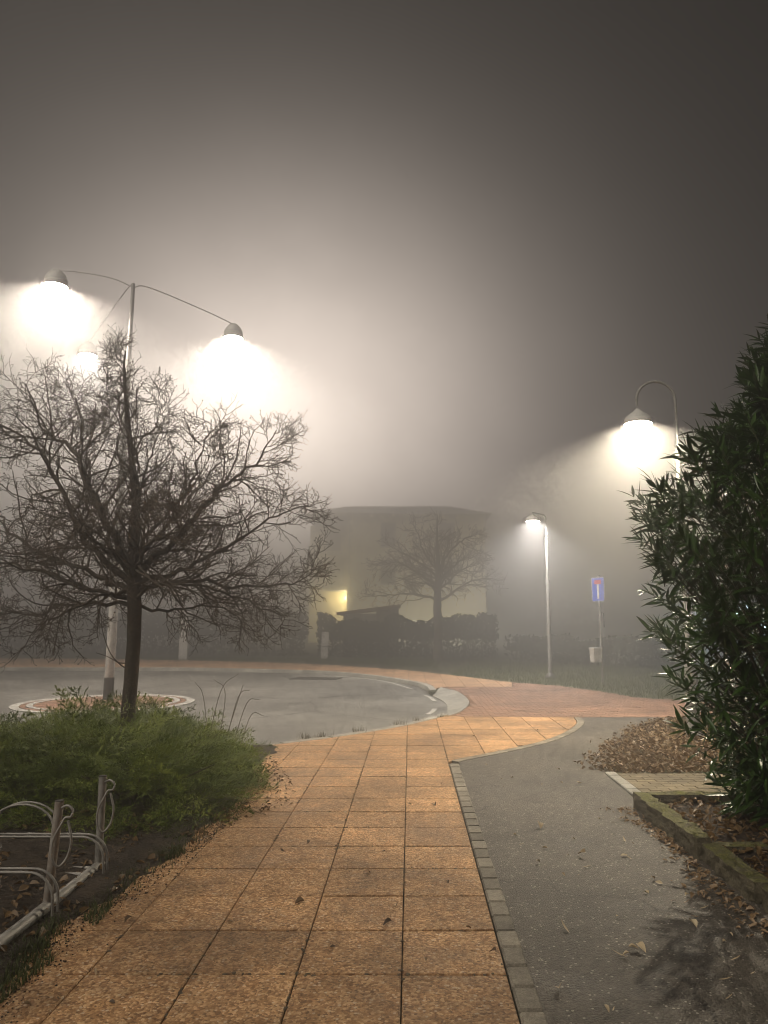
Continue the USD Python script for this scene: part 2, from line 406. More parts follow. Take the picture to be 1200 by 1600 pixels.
# border of small grey blocks between slabs and asphalt
edge = thing('block_border', kind='structure')
for k in range(40):
    y0 = .95 + k * .2055
    if y0 > 8.85: break
    part('block', cbox(.470, y0 + .006, -.05, .582 + RNG.normal(0, .003), y0 + .1995, .002 + RNG.normal(0, .002), .010), M_BLOCK, edge)
bl = LineString(bord_in)
nb = int(bl.length / .2)
for k in range(nb):
    a, b = bl.interpolate(k * bl.length / nb + .003), bl.interpolate((k + 1) * bl.length / nb - .003)
    a, b = np.array(a.coords[0]), np.array(b.coords[0])
    d = unit(b - a); nn = np.array([d[1], -d[0]])
    q = Polygon([a + nn * .008, b + nn * .008, b + nn * .125, a + nn * .125]).buffer(0)
    q = q.difference(sbox(-1, 0, .588, 8.96 + .2))
    if q.geom_type == 'Polygon' and q.area > .005:
        part('block', slab(q, -.05, .002, .005), M_BLOCK, edge)

# near kerb of the turning circle: stones along the slab edge
def kerb_run(name, line, width, top, bottom, length, mat, side=1):
    t = thing(name, kind='structure')
    n = max(1, int(line.length / length))
    for k in range(n):
        s0, s1 = k * line.length / n + .004, (k + 1) * line.length / n - .004
        mid = (s0 + s1) / 2
        p = [np.array(line.interpolate(s).coords[0]) for s in (s0, mid, s1)]
        d = [unit(p[1] - p[0]), unit(p[2] - p[0]), unit(p[2] - p[1])]
        o = [q + side * width * np.array([-e[1], e[0]]) for q, e in zip(p, d)]
        q = Polygon(p + o[::-1]).buffer(0)
        part('kerb_stone', slab(q, bottom, top + RNG.normal(0, .003), .012), mat, t)
    return t

near_line = LineString([p for p in near_arc if p[0] > -5])
kerb_run('kerb', near_line, .14, -.002, ZR - .05, .8, M_KERB, side=-1)
far_line = LineString([p for p in far_kerb if p[0] > -30])
kerb_run('far_kerb', far_line, .16, .002, ZR - .05, 1.0, M_KERB, side=-1)

# concrete nose where the kerb drops to the crossing
k = len(outer)
v = np.vstack([np.c_[inner, np.full(k, ZR + .015)], np.c_[outer, np.full(k, .003)], np.c_[inner, np.full(k, -.2)], np.c_[outer, np.full(k, -.2)]])
f = []
for i in range(k - 1):
    f += [(i, k + i, k + i + 1), (i, k + i + 1, i + 1), (2 * k + i, i, i + 1), (2 * k + i, i + 1, 2 * k + i + 1), (k + i, 3 * k + i, 3 * k + i + 1), (k + i, 3 * k + i + 1, k + i + 1)]
part('kerb_ramp', trimesh.Trimesh(v, f, process=False), M_KERB, kind='structure')

# far pavement along the road
far_edge = spline([G(800, 1066), G(620, 1046), G(450, 1036), G(250, 1031), G(0, 1028.5), G(-900, 1027)], 8)
FAR = Polygon(np.vstack([far_edge, far_kerb[::-1][1:], [G(690, 1073.2), G(800, 1073.2)]])).buffer(0).difference(ROAD.buffer(.165)).difference(nose_poly.buffer(.02)).intersection(sbox(-45, 10, 20, 60)).buffer(0)
if FAR.geom_type != 'Polygon': FAR = max(FAR.geoms, key=lambda g: g.area)
fw = thing('far_pavement', kind='structure')
part('joint_bed', prism(FAR, -.04, -.009), M_JOINT, fw)
cells = []
for i in range(-90, 14):
    for j in range(10, 90):
        c = sbox(TX + i * TS, TY + j * TS, TX + i * TS + TS, TY + j * TS + TS).buffer(-.005, join_style=2).intersection(FAR)
        for g in getattr(c, 'geoms', [c]):
            if g.geom_type == 'Polygon' and g.area > .01: cells.append(g.simplify(.01))
cells.sort(key=lambda g: math.hypot(g.centroid.x, g.centroid.y))
far_slabs = [slab(g, -.03, RNG.normal(0, .001), .005) for g in cells]
for s in far_slabs[:150]: part('tile', s, M_TILE_FAR, fw)
part('tiles_beyond', cat_mesh(far_slabs[150:]), M_TILE_FAR, fw, kind='stuff')

# raised crossing of red blocks
CROSS = Polygon([G(705, 1120)] + [tuple(p) for p in outer[2:-2]] + [G(690, 1073.6), G(800, 1073.2), G(800, 1066.5), G(870, 1071), G(950, 1082), G(990, 1089), G(1020, 1091.5), G(1120, 1096), G(1170, 1120)]).buffer(0).difference(nose_poly.buffer(.01)).difference(FAR.buffer(.01)).difference(WALK.buffer(.01))
if CROSS.geom_type != 'Polygon': CROSS = max(CROSS.geoms, key=lambda g: g.area)
cr = thing('block_crossing', kind='structure')
part('joint_bed', prism(CROSS, -.05, -.009), M_JOINT, cr)
bricks = []
y0 = CROSS.bounds[1]
for j in range(int((CROSS.bounds[3] - y0) / .105) + 1):
    for i in range(int((CROSS.bounds[2] - CROSS.bounds[0]) / .205) + 2):
        x0 = CROSS.bounds[0] + i * .205 - (j % 2) * .1025
        q = sbox(x0, y0 + j * .105, x0 + .2, y0 + j * .105 + .1)
        if CROSS.contains(q.centroid):
            q = q if CROSS.contains(q) else q.intersection(CROSS)
            if q.geom_type == 'Polygon' and q.area > .003: bricks.append(q)
bricks.sort(key=lambda g: math.hypot(g.centroid.x, g.centroid.y))
bm = [slab(q.simplify(.004), -.03, RNG.normal(0, .0015), .005) for q in bricks]
for s in bm[:300]: part('block', s, M_BRICK, cr)
part('blocks_beyond', cat_mesh(bm[300:]), M_BRICK, cr, kind='stuff')

# asphalt path
right_edge = [(2.12, .5), (2.12, 6.9), (2.14, 7.0), (2.16, 8.35), (2.4, 9.2), (3.0, 10.6), (3.7, 12.2), (4.8, 13.4)]
PATH = Polygon([(.585, .5)] + right_edge + [tuple(p) for p in [(2.9 + .125, 13.4)]] + [tuple(p + np.array([.09, -.09])) for p in bord_in[::-1]]).buffer(0)
PATH = PATH.difference(WALK.buffer(.006)).difference(LineString(bord_in).buffer(.128)).difference(CROSS.buffer(.004))
if PATH.geom_type != 'Polygon': PATH = max(PATH.geoms, key=lambda g: g.area)
part('asphalt_path', prism(PATH, -.06, -.006), M_ASPHALT, kind='structure')

# brown block patch with a pale block edge by the planter
pp = thing('block_patch', kind='structure')
PATCH = Polygon([(2.30, 7.02), (5.2, 7.02), (5.2, 8.42), (2.30, 8.42)])
part('joint_bed', prism(PATCH, -.05, -.008), M_JOINT, pp)
for j in range(13):
    for i in range(-1, 15):
        x0 = 2.30 + i * .205 + (j % 2) * .1025
        q = sbox(x0, 7.03 + j * .105, x0 + .2, 7.03 + j * .105 + .1).intersection(PATCH)
        if q.area > .004: part('block', slab(q, -.03, RNG.normal(0, .002), .005), M_BRICK_OLD, pp)
for k in range(7):
    part('edge_block', cbox(2.17, 7.0 + k * .2055, -.05, 2.288, 7.2 + k * .2055, .008 + RNG.normal(0, .002), .007), M_KERB, pp)

# island in the turning circle
isl = thing('roundabout_island', kind='structure')
ic = np.array([-6.75, 16.6])
def ring(r0, r1, n=28):
    for k in range(n):
        a0, a1 = (k + .04) / n * 2 * math.pi, (k + .96) / n * 2 * math.pi
        aa = np.linspace(a0, a1, 4)
        yield Polygon([ic + r1 * np.array([math.cos(a), math.sin(a)]) for a in aa] + [ic + r0 * np.array([math.cos(a), math.sin(a)]) for a in aa[::-1]])
part('joint_bed', prism(Point(ic).buffer(1.9), ZR - .02, ZR + .006), M_JOINT, isl)
for q in ring(1.72, 1.9): part('rim_block', slab(q, ZR - .02, ZR + .02, .005), M_SIGNW if False else M_PAINT, isl)
for q in ring(1.46, 1.58, 24): part('rim_block', slab(q, ZR - .02, ZR + .03, .005), M_PAINT, isl)
for r0, r1, nn_ in ((1.6, 1.7, 26), (.98, 1.44, 20), (.5, .96, 12), (.14, .48, 7)):
    for q in ring(r0, r1, nn_): part('block', slab(q, ZR - .02, ZR + .022, .005), M_BRICK, isl)

# painted lines on the road
def band(pts, w, z):
    return prism(LineString(pts).buffer(w / 2, cap_style=2), z - .004, z + .004)
rl = thing('edge_line', kind='structure')
part('paint_line', band(spline([G(520, 1056, ZR), G(575, 1061, ZR), G(610, 1067, ZR), G(645, 1077.5, ZR)], 8), .075, ZR + .004), M_PAINT, rl)
part('paint_line', band(spline([G(664, 1087, ZR), G(672, 1090, ZR), G(679, 1096, ZR)], 6), .10, ZR + .004), M_PAINT, rl)
part('paint_line', band(spline([G(679, 1108, ZR), G(676, 1112, ZR), G(668, 1117, ZR)], 6), .10, ZR + .004), M_PAINT, rl)
c = G(494, 1060.5, ZR)
dg = thing('drain_grate', 'dark iron drain grate in the road beside the far kerb', 'drain', (c[0], c[1], ZR), -12)
part('frame', prism(sbox(-.75, -.42, .75, .42).difference(sbox(-.68, -.35, .68, .35)), .001, .02), M_DARK, dg)
for k in range(9): part('bar', cbox(-.66 + k * .152, -.349, .001, -.57 + k * .152, .349, .016, .004), M_DARK, dg)

# ------------------------------------------------------------------ planter with mossy kerb
pk = thing('planter_kerb', 'low moss-covered concrete kerb around the oleander bed', 'kerb')
def moss_stone(x0, y0, x1, y1, h, seed, parent=pk):
    b = trimesh.creation.box((x1 - x0, y1 - y0, h + .06))
    b = b.subdivide_to_size(.022)
    v = b.vertices + [(x0 + x1) / 2, (y0 + y1) / 2, (h - .06) / 2]
    o = v.copy()
    d = meshkit.fbm(o * 13 + seed * 3.1, 5, seed) - .5
    c = np.array([(x0 + x1) / 2, (y0 + y1) / 2, h / 2])
    nn = np.clip((o - c) / (np.array([x1 - x0, y1 - y0, h + .06]) / 2), -1, 1) ** 7
    v = o + unit(nn + 1e-6) * (d[:, None] * .075)
    corner = (np.abs(nn) > .5).sum(1)
    v -= nn * np.where(corner > 1, .011, 0)[:, None]
    part('kerb_stone', trimesh.Trimesh(v, b.faces, process=False), M_MOSS, parent, smooth=50)
KX = 2.02
for i, (a, b, h, dx) in enumerate([(5.86, 6.9, .135, 0), (5.44, 5.85, .14, .005), (4.62, 5.40, .115, .03), (3.6, 4.58, .12, .045), (2.6, 3.56, .12, .05), (1.6, 2.58, .12, .05)]):
    moss_stone(KX + dx, a, KX + .13 + dx, b, h, i)
moss_stone(2.16, 6.82, 3.1, 6.95, .125, 11); moss_stone(3.12, 6.82, 4.2, 6.95, .12, 12)
moss_stone(2.16, 5.42, 2.9, 5.53, .09, 13); moss_stone(2.92, 5.42, 3.8, 5.53, .10, 14)
# earth in the bed
xs, ys = np.meshgrid(np.linspace(2.12, 6.5, 60), np.linspace(1.0, 6.85, 80), indexing='ij')
zz = .015 + .06 * meshkit.fbm(np.stack([xs * 3, ys * 3, xs * 0], -1), 4, 5) + .05 * np.clip((xs - 2.2) / 1.2, 0, 1)
idx = np.arange(60 * 80).reshape(60, 80)
f = np.concatenate([np.stack([idx[:-1, :-1], idx[1:, :-1], idx[1:, 1:]], -1).reshape(-1, 3), np.stack([idx[:-1, :-1], idx[1:, 1:], idx[:-1, 1:]], -1).reshape(-1, 3)])
part('bed_soil', (np.stack([xs, ys, zz], -1).reshape(-1, 3), f), M_SOIL, smooth=True, kind='structure')
# left bed: earth that spills over the slab edge
xs, ys = np.meshgrid(np.linspace(-9, -1.45, 90), np.linspace(1.2, 10.2, 110), indexing='ij')
nz = meshkit.fbm(np.stack([xs * 2.2, ys * 2.2, xs * 0], -1), 4, 9)
spill = -1.80 + .22 * (meshkit.fbm(np.stack([xs * 0, ys * 1.6, xs * 0], -1), 4, 3) - .5) * 2 + .28 * np.exp(-((ys - 6.8) / 1.1) ** 2)
zz = np.where(xs > spill, -.05 - (xs - spill) * .3, -.004 + np.minimum(.10, (spill - xs) * .12) + .035 * nz * np.clip((spill - xs) * 5, 0, 1))
back = np.hypot(xs + 6.7, ys - 16.7)
zz = np.where(back < 8.15, -.28, zz)
idx = np.arange(90 * 110).reshape(90, 110)
f = np.concatenate([np.stack([idx[:-1, :-1], idx[1:, :-1], idx[1:, 1:]], -1).reshape(-1, 3), np.stack([idx[:-1, :-1], idx[1:, 1:], idx[:-1, 1:]], -1).reshape(-1, 3)])
part('shrub_bed', (np.stack([xs, ys, zz], -1).reshape(-1, 3), f), M_SOIL, smooth=True, kind='structure')

# ------------------------------------------------------------------ lamps
def sphere_light(parent, loc, r, I, col):
    l = UsdLux.SphereLight.Define(stage, path_for('glow', parent))
    l.CreateRadiusAttr(r); l.CreateIntensityAttr(I); l.CreateColorAttr(Gf.Vec3f(*col)); l.AddTranslateOp().Set(Gf.Vec3d(*map(float, loc)))


def disk_light(parent, loc, r, I, col, rot=None):
    l = UsdLux.DiskLight.Define(stage, path_for('glow', parent))
    l.CreateRadiusAttr(r); l.CreateIntensityAttr(I); l.CreateColorAttr(Gf.Vec3f(*col)); l.AddTranslateOp().Set(Gf.Vec3d(*map(float, loc)))
    if rot: l.AddRotateXYZOp().Set(Gf.Vec3f(*rot))


E_WARM, E_COOL = lamp_glass('lamp_lens_warm', WARM, 60.), lamp_glass('lamp_lens_white', COOL, 60.)
# tall mast on the island
mx, my = -6.95, 17.2
mast = thing('light_mast', 'tall white light mast with dark foot standing on the round paved island', 'lamp post', (mx, my, ZR))
part('foot', lathe([(.13, 0), (.13, .03), (.115, .06), (.112, .5), (.10, .52)]), M_DARK, mast, smooth=40)
part('pole', lathe([(.105, .521), (.10, 3.4)]), M_WHITE, mast, smooth=40); part('pole', lathe([(.098, 3.401), (.07, 7), (.045, 10.2)]), M_POLE, mast, smooth=40)
for hx, hy, hz, I, col, r, E in ((-8.74, 16.9, 10.0, MAST_I, WARM, .2, E_WARM), (-5.15, 20.2, 10.0, MAST_I, WARM, .2, E_WARM), (-10.0, 21.6, 10.0, MAST_FAR_I, COOL, .1, E_COOL)):
    h = np.array([hx - mx, hy - my, hz - ZR])
    d = unit(np.array([h[0], h[1], 0]))
    part('arm', tube(spline([(0, 0, 10.1), d * .5 + [0, 0, 10.3], h * [.7, .7, 0] + [0, 0, 10.4], h + [0, 0, .28]], 6), .014, 8), M_WHITE, mast, smooth=50)
    s = lathe([(.03, .12), (.16, .11), (.245, .02), (.275, -.155), (.285, -.155), (.265, .06), (.20, .18), (.12, .27), (.05, .31)], 24); s.apply_translation(h)
    part('lamp_head', s, M_HOOD, mast, smooth=40)
    sphere_light(mast, h + [0, 0, .03], .06, I, col)
    if r > .15: sphere_light(mast, h - [0, 0, .20], .09, GLARE_I, col)


def street_lamp(label, x, y, yaw, foot, I, col, E, flat=False):
    t = thing('street_lamp', label, 'lamp post', (x, y, -.01), yaw)
    if foot:
        part('foot', lathe([(.15, -.02), (.14, .03), (.105, .10), (.095, .22), (.093, 1.05), (.07, 1.12)], 20), M_POLE, t, smooth=40)
        z0 = 1.12
    else:
        part('foot', lathe([(.16, -.02), (.16, .04), (.12, .10), (.07, .16)], 16), M_DARK, t, smooth=40)
        z0 = .16
    part('pole', lathe([(.058, z0), (.055, 2.9), (.043, 2.95), (.04, 4.3)], 16), M_POLE, t, smooth=40)
    part('collar', lathe([(.066, 2.86), (.07, 2.9), (.066, 2.96)], 16), M_POLE, t, smooth=40)
    a = np.radians(np.linspace(0, 180, 14))
    neck = [(0, 0, 4.3)] + [(-.305 + .305 * math.cos(k), 0, 5.14 + .30 * math.sin(k)) for k in a] + [(-.61, 0, 4.98)]
    if flat: neck = [(0, 0, 4.3), (0, 0, 4.86), (-.02, 0, 4.94), (-.08, 0, 4.985), (-.2, 0, 5.0), (-.61, 0, 5.02)]
    part('neck', tube(neck, .022, 10), M_NECK, t, smooth=60)
    hd = lathe([(.02, 4.915), (.10, 4.905), (.18, 4.84), (.205, 4.742), (.215, 4.742), (.192, 4.85), (.11, 4.915), (.06, 4.95), (.03, 4.99)], 28); hd.apply_translation((-.61, 0, 0))
    part('lamp_shade', hd, M_HOOD, t, smooth=40)
    sphere_light(t, (-.61, 0, 4.85), .04, I, col)
    sphere_light(t, (-.61, 0, 4.73), .04, GLARE_I, col)
    return t

p1, p2 = G(1085, 1150), G(860, 1059)
street_lamp('swan-necked grey street lamp rising behind the oleander', p1[0], p1[1], 0, True, STREET_I, (1, .87, .66), E_WARM)
street_lamp('slim grey street lamp standing on the grass beside the dead-end sign', p2[0], p2[1], 38, False, STREET_I, COOL, E_COOL, True)

# lit panel behind the oleander
lp = thing('lit_billboard', 'blue-white lit board on two legs glowing behind the oleander', 'billboard', (6.85, 15.2, 0), -20)
part('frame', prism(sbox(-.62, -.06, .62, .06), 1.35, 2.05), M_DARK, lp)
part('leg', bx(-.52, -.04, -.05, -.44, .04, 1.35), M_DARK, lp); part('leg', bx(.44, -.04, -.05, .52, .04, 1.35), M_DARK, lp)
part('panel', bx(-.57, -.075, 1.4, .57, -.063, 2.0), lamp_glass('panel_light', (.62, .78, 1.0), 7.0), lp)

# ------------------------------------------------------------------ bare trees
def wander(start, d, length, k, wob, droop, lift, rng):
    """N polylines of k points; d (N,3) unit directions."""
    N = len(start)
    P = np.zeros((N, k, 3)); P[:, 0] = start
    step = (length / (k - 1))[:, None]
    d = unit(d)
    for i in range(1, k):
        P[:, i] = P[:, i - 1] + d * step
        d = unit(d + rng.normal(0, wob, (N, 3)) + np.array([0, 0, 1.]) * (lift - droop * (i / k)))
    return P


def offshoots(P, R, n_each, t0, ang, l_of, rng, flat=.0):
    """Starts and directions of n side shoots for each polyline, spread along it from t0."""
    N, K = P.shape[:2]
    t = t0 + (1 - t0) * (np.arange(n_each)[None] + rng.random((N, n_each))) / n_each
    x = t * (K - 1); i = np.clip(x.astype(int), 0, K - 2); fr = (x - i)[..., None]
    ii = np.arange(N)[:, None]
    s = P[ii, i] * (1 - fr) + P[ii, i + 1] * fr
    d = unit(P[ii, i + 1] - P[ii, i])
    q = rng.normal(0, 1, d.shape); q[..., 2] *= (1 - flat); q = unit(q - (q * d).sum(-1, keepdims=True) * d)
    a = np.radians(rng.normal(ang, 10, t.shape))[..., None]
    nd = d * np.cos(a) + q * np.sin(a)
    r = R[ii, i] * (1 - fr[..., 0]) + R[ii, i + 1] * fr[..., 0]
    ln = l_of(t) * rng.uniform(.6, 1.25, t.shape)
    return s.reshape(-1, 3), nd.reshape(-1, 3), ln.ravel(), r.ravel()


def bare_tree(name, label, loc, trunk_pts, trunk_r, limbs, scale=1., dens=1., seed=1, buds=True, sides=4, extra=()):
    rng = np.random.default_rng(seed)
    t = thing(name, label, 'tree', loc)
    tp = spline(trunk_pts, 8)
    rr = np.interp(np.linspace(0, 1, len(tp)), np.linspace(0, 1, len(trunk_r)), trunk_r)
    tm = tube(tp, rr, 14)
    nv = tm.vertices; tm.vertices = nv + unit(np.c_[nv[:, :2] - np.interp(nv[:, 2], tp[:, 2], tp[:, 0])[:, None] * [1, 0], np.zeros(len(nv))]) * ((meshkit.fbm(nv * [22, 22, 5], 3, seed) - .5) * .025 * scale)[:, None]
    part('trunk', tm, M_BARK, t, smooth=60)
    b1 = [[], [], [], []]
    for (s, e, r0, bow) in limbs:
        r0 = r0 * .82
        s, e = np.array(s, float), np.array(e, float)
        ln = np.linalg.norm(e - s)
        mid = (s + e) / 2 + np.array([0, 0, bow]) + rng.normal(0, .05, 3) * ln
        q1, q3 = (s + mid) / 2 + rng.normal(0, .035, 3) * ln, (mid + e) / 2 + rng.normal(0, .035, 3) * ln
        P = spline([s, q1, mid, q3, e], 5)
        P[1:-1] += rng.normal(0, .008, P[1:-1].shape) * ln
        R = r0 * (1 - .86 * np.linspace(0, 1, len(P)) ** .8)
        part('limb', tube(P, R, 7), M_BARK, t, smooth=60)
        nb_ = max(5, int(ln / .095 * dens))
        o = offshoots(P[None], R[None], nb_, .14, 52, lambda u: ln * .40 * (1.12 - .72 * u), rng)
        for a, b in zip(b1, o): a.append(b)
    # the leader's own side branches
    tz = tp[:, 2]
    lead = tp[tz > limbs[0][0][2]]
    o = offshoots(lead[None], np.interp(lead[:, 2], tz, rr)[None], int(26 * dens), .05, 62, lambda u: scale * (.95 - .72 * u), rng)
    for a, b in zip(b1, o): a.append(b)
    s, d, ln, r = (np.concatenate(x) for x in b1)
    B1 = wander(s, d, ln, 8, .20, .05, .05, rng); R1 = np.minimum(r * .6, .014 * scale)[:, None] * np.linspace(1, .42, 8)
    out = [tubes(B1, np.maximum(R1, .0036 * scale), 5)]
    s, d, l2, r = offshoots(B1, R1, int(9 * dens), .12, 50, lambda u: .30 * scale * (1.15 - .6 * u), rng)
    B2 = wander(s, d, l2, 6, .28, .04, .06, rng); R2 = np.full((len(B2), 1), .0036 * scale) * np.linspace(1, .62, 6)
    out.append(tubes(B2, R2, sides))
    s, d, l3, r = offshoots(B2, R2, int(4 * dens + .5), .2, 48, lambda u: .115 * scale * (1.1 - .4 * u), rng)
    B3 = wander(s, d, l3, 4, .33, .0, .06, rng); R3 = np.full((len(B3), 1), .0025 * scale) * np.linspace(1, .7, 4)
    out.append(tubes(B3, R3, 3))
    for P, R in extra: out.append(tubes(np.array(P)[None], np.array(R)[None], 5))
    part('crown', joined(out), M_TWIG, t, kind='stuff')
    if buds:
        tips = np.concatenate([B3[:, -1], B2[:, -1]])
        tips = tips[rng.random(len(tips)) < .28]
        o = trimesh.creation.icosphere(0)
        o = trimesh.creation.box((1, .55, .55))
        v, f = scatter(o.vertices, o.faces, tips, frames(rng.normal(0, 1, tips.shape), rng.random(len(tips)) * 6), rng.uniform(.007, .016, (len(tips), 1)))
        part('buds', (v, f), M_BUD, t, kind='stuff')
    return t

tl = np.array([-3.12, 8.1])
ZC = 8.1 * CP - EYE * SP + .4
def T(px, py, dy=0.):
    """Picture place to the tree's own coordinates in the upright plane through its trunk, dy metres farther away."""
    y = tl[1] + dy
    u = (800 - py) / FPX
    zc = y / (CP - u * SP)          # from y = zc*CP - yc*SP, yc = u*zc
    return np.array([(px - 640) / FPX * zc - tl[0], dy, EYE + u * zc * CP + zc * SP])
fork = T(207, 893)
limbs = [
    (T(207, 905), T(40, 600, .1), .055, .12), (T(205, 912), T(-70, 640, -.4), .05, .10), (T(204, 925), T(-120, 770, .3), .042, .05), (T(204, 935), T(-110, 905, -.3), .036, .10),
    (T(204, 945), T(-40, 985, .4), .030, .14), (T(206, 925), T(60, 985, -1.2), .032, .18),
    (T(211, 900), T(432, 672, .1), .05, .02), (T(212, 905), T(482, 790, -.2), .042, .06), (T(212, 920), T(490, 893, .2), .038, .09), (T(212, 935), T(445, 965, -.5), .030, .16),
    (T(211, 945), T(395, 985, .8), .026, .16), (T(208, 890), T(330, 655, -.9), .036, .05), (T(210, 880), T(345, 690, .9), .036, .05), (T(205, 885), T(110, 610, 1.0), .036, .08),
    (T(207, 915), T(200, 900, 1.7), .030, .25), (T(208, 905), T(300, 810, -1.5), .034, .15),
    (T(206, 905), T(90, 800, -1.6), .034, .15), (T(206, 905), T(70, 830, 1.5), .034, .15), (T(209, 905), T(330, 850, 1.5), .034, .15), (T(207, 870), T(260, 620, .2), .028, 0), (T(206, 870), T(165, 610, -.2), .024, 0)]
trunk = [(0, 0, -.05), (.0, 0, .5), tuple(T(209, 1000)), tuple(T(210, 940)), tuple(T(208, 880)), tuple(T(212, 800)), tuple(T(206, 720)), tuple(T(198, 640)), tuple(T(194, 575)), tuple(T(196, 548))]
trunk[0] = (trunk[2][0] - .03, 0, -.05); trunk[1] = (trunk[2][0] - .02, 0, .5)
sap = spline([T(206, 1048), T(190, 1040, -.05), T(172, 1020, -.1), T(160, 985, -.1), T(158, 960, -.1)], 3)
sap2 = spline([T(206, 1034), T(188, 1036, -.05), T(168, 1026, -.1), T(150, 1020, -.1)], 3)
bare_tree('bare_tree', 'wide leafless tree with drooping twigs rising out of the green juniper', (tl[0], tl[1], 0), trunk, [.084, .077, .073, .073, .066, .048, .036, .024, .012, .005], limbs, 1., 1.0, 4,
          extra=[(sap, np.linspace(.008, .003, len(sap))), (sap2, np.linspace(.007, .003, len(sap2)))])

# tree before the house
t2 = np.array([1.25, 33.0]); k = 33.0 / 1135
def U(dx, z, dy=0.): return np.array([dx, dy, z])
rng2 = np.random.default_rng(3)
limbs2 = [(U(0, 2.6 + .12 * i), U(3.0 * math.cos(a) * s, zt, 2.6 * math.sin(a) * s), .08, .25) for i, (a, s, zt) in enumerate(
    [(.1, 1, 3.6), (2.9, 1.15, 3.0), (1.2, .9, 4.2), (4.2, .9, 3.4), (5.4, 1, 4.4), (2.2, .95, 4.8), (3.6, 1.1, 4.2), (.6, .9, 5.0), (4.9, .7, 5.4), (3.1, .8, 5.3), (1.7, .6, 5.8), (.0, .65, 5.7), (3.9, .5, 6.0)])]
bare_tree('bare_tree', 'faint leafless tree in the fog before the yellow house', (t2[0], t2[1], -.03), [(0, 0, -.05), (.03, 0, 1.2), (0, 0, 2.6), (.05, 0, 4), (0, .05, 5.4), (.02, 0, 6.6)], [.22, .19, .18, .12, .06, .01], limbs2, 1.9, .62, 11, buds=False)

# ------------------------------------------------------------------ juniper
def feather(seed):
    rng = np.random.default_rng(seed)
    vs, fs, n = [], [], 0
    ax = np.array([[x, 0, .18 * x - .55 * x * x] for x in np.linspace(0, .42, 8)])
    def blade(p, d, l, w):
        nonlocal n
        d = unit(d); s = unit(np.cross(d, [0.1, 0.2, 1])) * w
        vs.extend([p, p + d * l * .5 + s, p + d * l, p + d * l * .5 - s]); fs.extend([(n, n + 1, n + 2), (n, n + 2, n + 3)]); n += 4
    for i in range(15):
        t = .12 + .88 * i / 14
        p = np.array([np.interp(t * .42, ax[:, 0], ax[:, k]) for k in range(3)])
        side = (-1) ** i
        a = math.radians(rng.normal(42, 8))
        d = np.array([math.cos(a), side * math.sin(a), rng.normal(.12, .2)])
        ln = .13 * (1.15 - t * .8) * rng.uniform(.8, 1.2)
        for j in range(8):
            q = p + unit(d) * ln * j / 8
            bd = unit(d) + np.array([.25, 0, 0]) + rng.normal(0, .42, 3)
            blade(q, bd, rng.uniform(.022, .036), rng.uniform(.0028, .0045))
    for i in range(5): blade(ax[-1], np.array([1, 0, -.2]) + rng.normal(0, .4, 3), .045, .005)
    return np.array(vs), np.array(fs)

jun = thing('juniper_shrub', 'spreading feathery green juniper shrub around the foot of the bare tree', 'shrub', (-4.0, 7.8, 0))
jx, jy = -4.0, 7.8
JP = Polygon([(-2.35, 10.0), (-2.0, 9.2), (-1.72, 8.0), (-1.55, 6.9), (-1.75, 6.15), (-2.2, 5.75), (-3.0, 5.85), (-4.0, 5.75), (-5.5, 5.4), (-7.5, 5.6), (-8.5, 7), (-7.5, 8.9), (-5.5, 9.2), (-4.0, 9.7)])
def jun_h(x, y):
    d = shapely.distance(shapely.points(x, y), JP.exterior) * np.where(shapely.contains_xy(JP, x, y), 1, -1)
    return np.interp(x, [-7, -4.3, -3.2, -2], [.62, .70, .98, 1.02]) * np.clip(d, 0, 9) ** .55 * .50 * (.75 + .6 * meshkit.fbm(np.stack([x * 1.3, y * 1.3, x * 0], -1), 3, 2)), d
rngj = np.random.default_rng(21)
pts = np.c_[rngj.uniform(-8.5, -1.4, 6500), rngj.uniform(5.2, 10.1, 6500)]
hh, dd = jun_h(pts[:, 0], pts[:, 1])
keep = dd > .02
pts, hh, dd = pts[keep], hh[keep], dd[keep]
# directions: outwards from a few crowns, rising, with drooping tips
centres = np.array([(-3.1, 7.6), (-4.6, 7.2), (-6.2, 7.2), (-2.6, 8.8), (-2.5, 6.9), (-7.5, 7.2), (-4.3, 8.6)])
ci = np.argmin(((pts[:, None] - centres[None]) ** 2).sum(-1), 1)
out = pts - centres[ci]; out = unit(out + rngj.normal(0, .35, out.shape))
lev = rngj.random(len(pts)) ** .6
pos = np.c_[pts - out * .22, np.maximum(.02, hh * lev - .05)]
dirs = np.c_[out, np.clip(.14 + .36 * lev - .3 * (dd < .3) + rngj.normal(0, .2, len(pts)), -.5, .9)]
mats = frames(dirs, rngj.normal(0, .35, len(pts)))
sc = rngj.uniform(.85, 1.5, len(pts))
# a few longer sprays stick out of the mass
lng = rngj.random(len(pts)) < .02
sc[lng] *= 1.45; dirs[lng, 2] += .4
protos = [feather(s) for s in (1, 2, 3)]
pi = UsdGeom.PointInstancer.Define(stage, jun + '/foliage')
pi.GetPrim().SetCustomDataByKey('kind', 'stuff')
for k, (v, f) in enumerate(protos):
    usdkit.mesh(stage, f'{jun}/foliage/spray_{k}', (v, f), M_JUN)
pi.CreatePrototypesRel().SetTargets([Sdf.Path(f'{jun}/foliage/spray_{k}') for k in range(3)])
from scipy.spatial.transform import Rotation
q = Rotation.from_matrix(mats).as_quat()
pi.CreatePositionsAttr(Vt.Vec3fArray.FromNumpy((pos - [jx, jy, 0]).astype(np.float32)))
pi.CreateOrientationsAttr(Vt.QuathArray([Gf.Quath(float(a[3]), float(a[0]), float(a[1]), float(a[2])) for a in q]))
pi.CreateScalesAttr(Vt.Vec3fArray.FromNumpy(np.repeat(sc[:, None], 3, 1).astype(np.float32)))
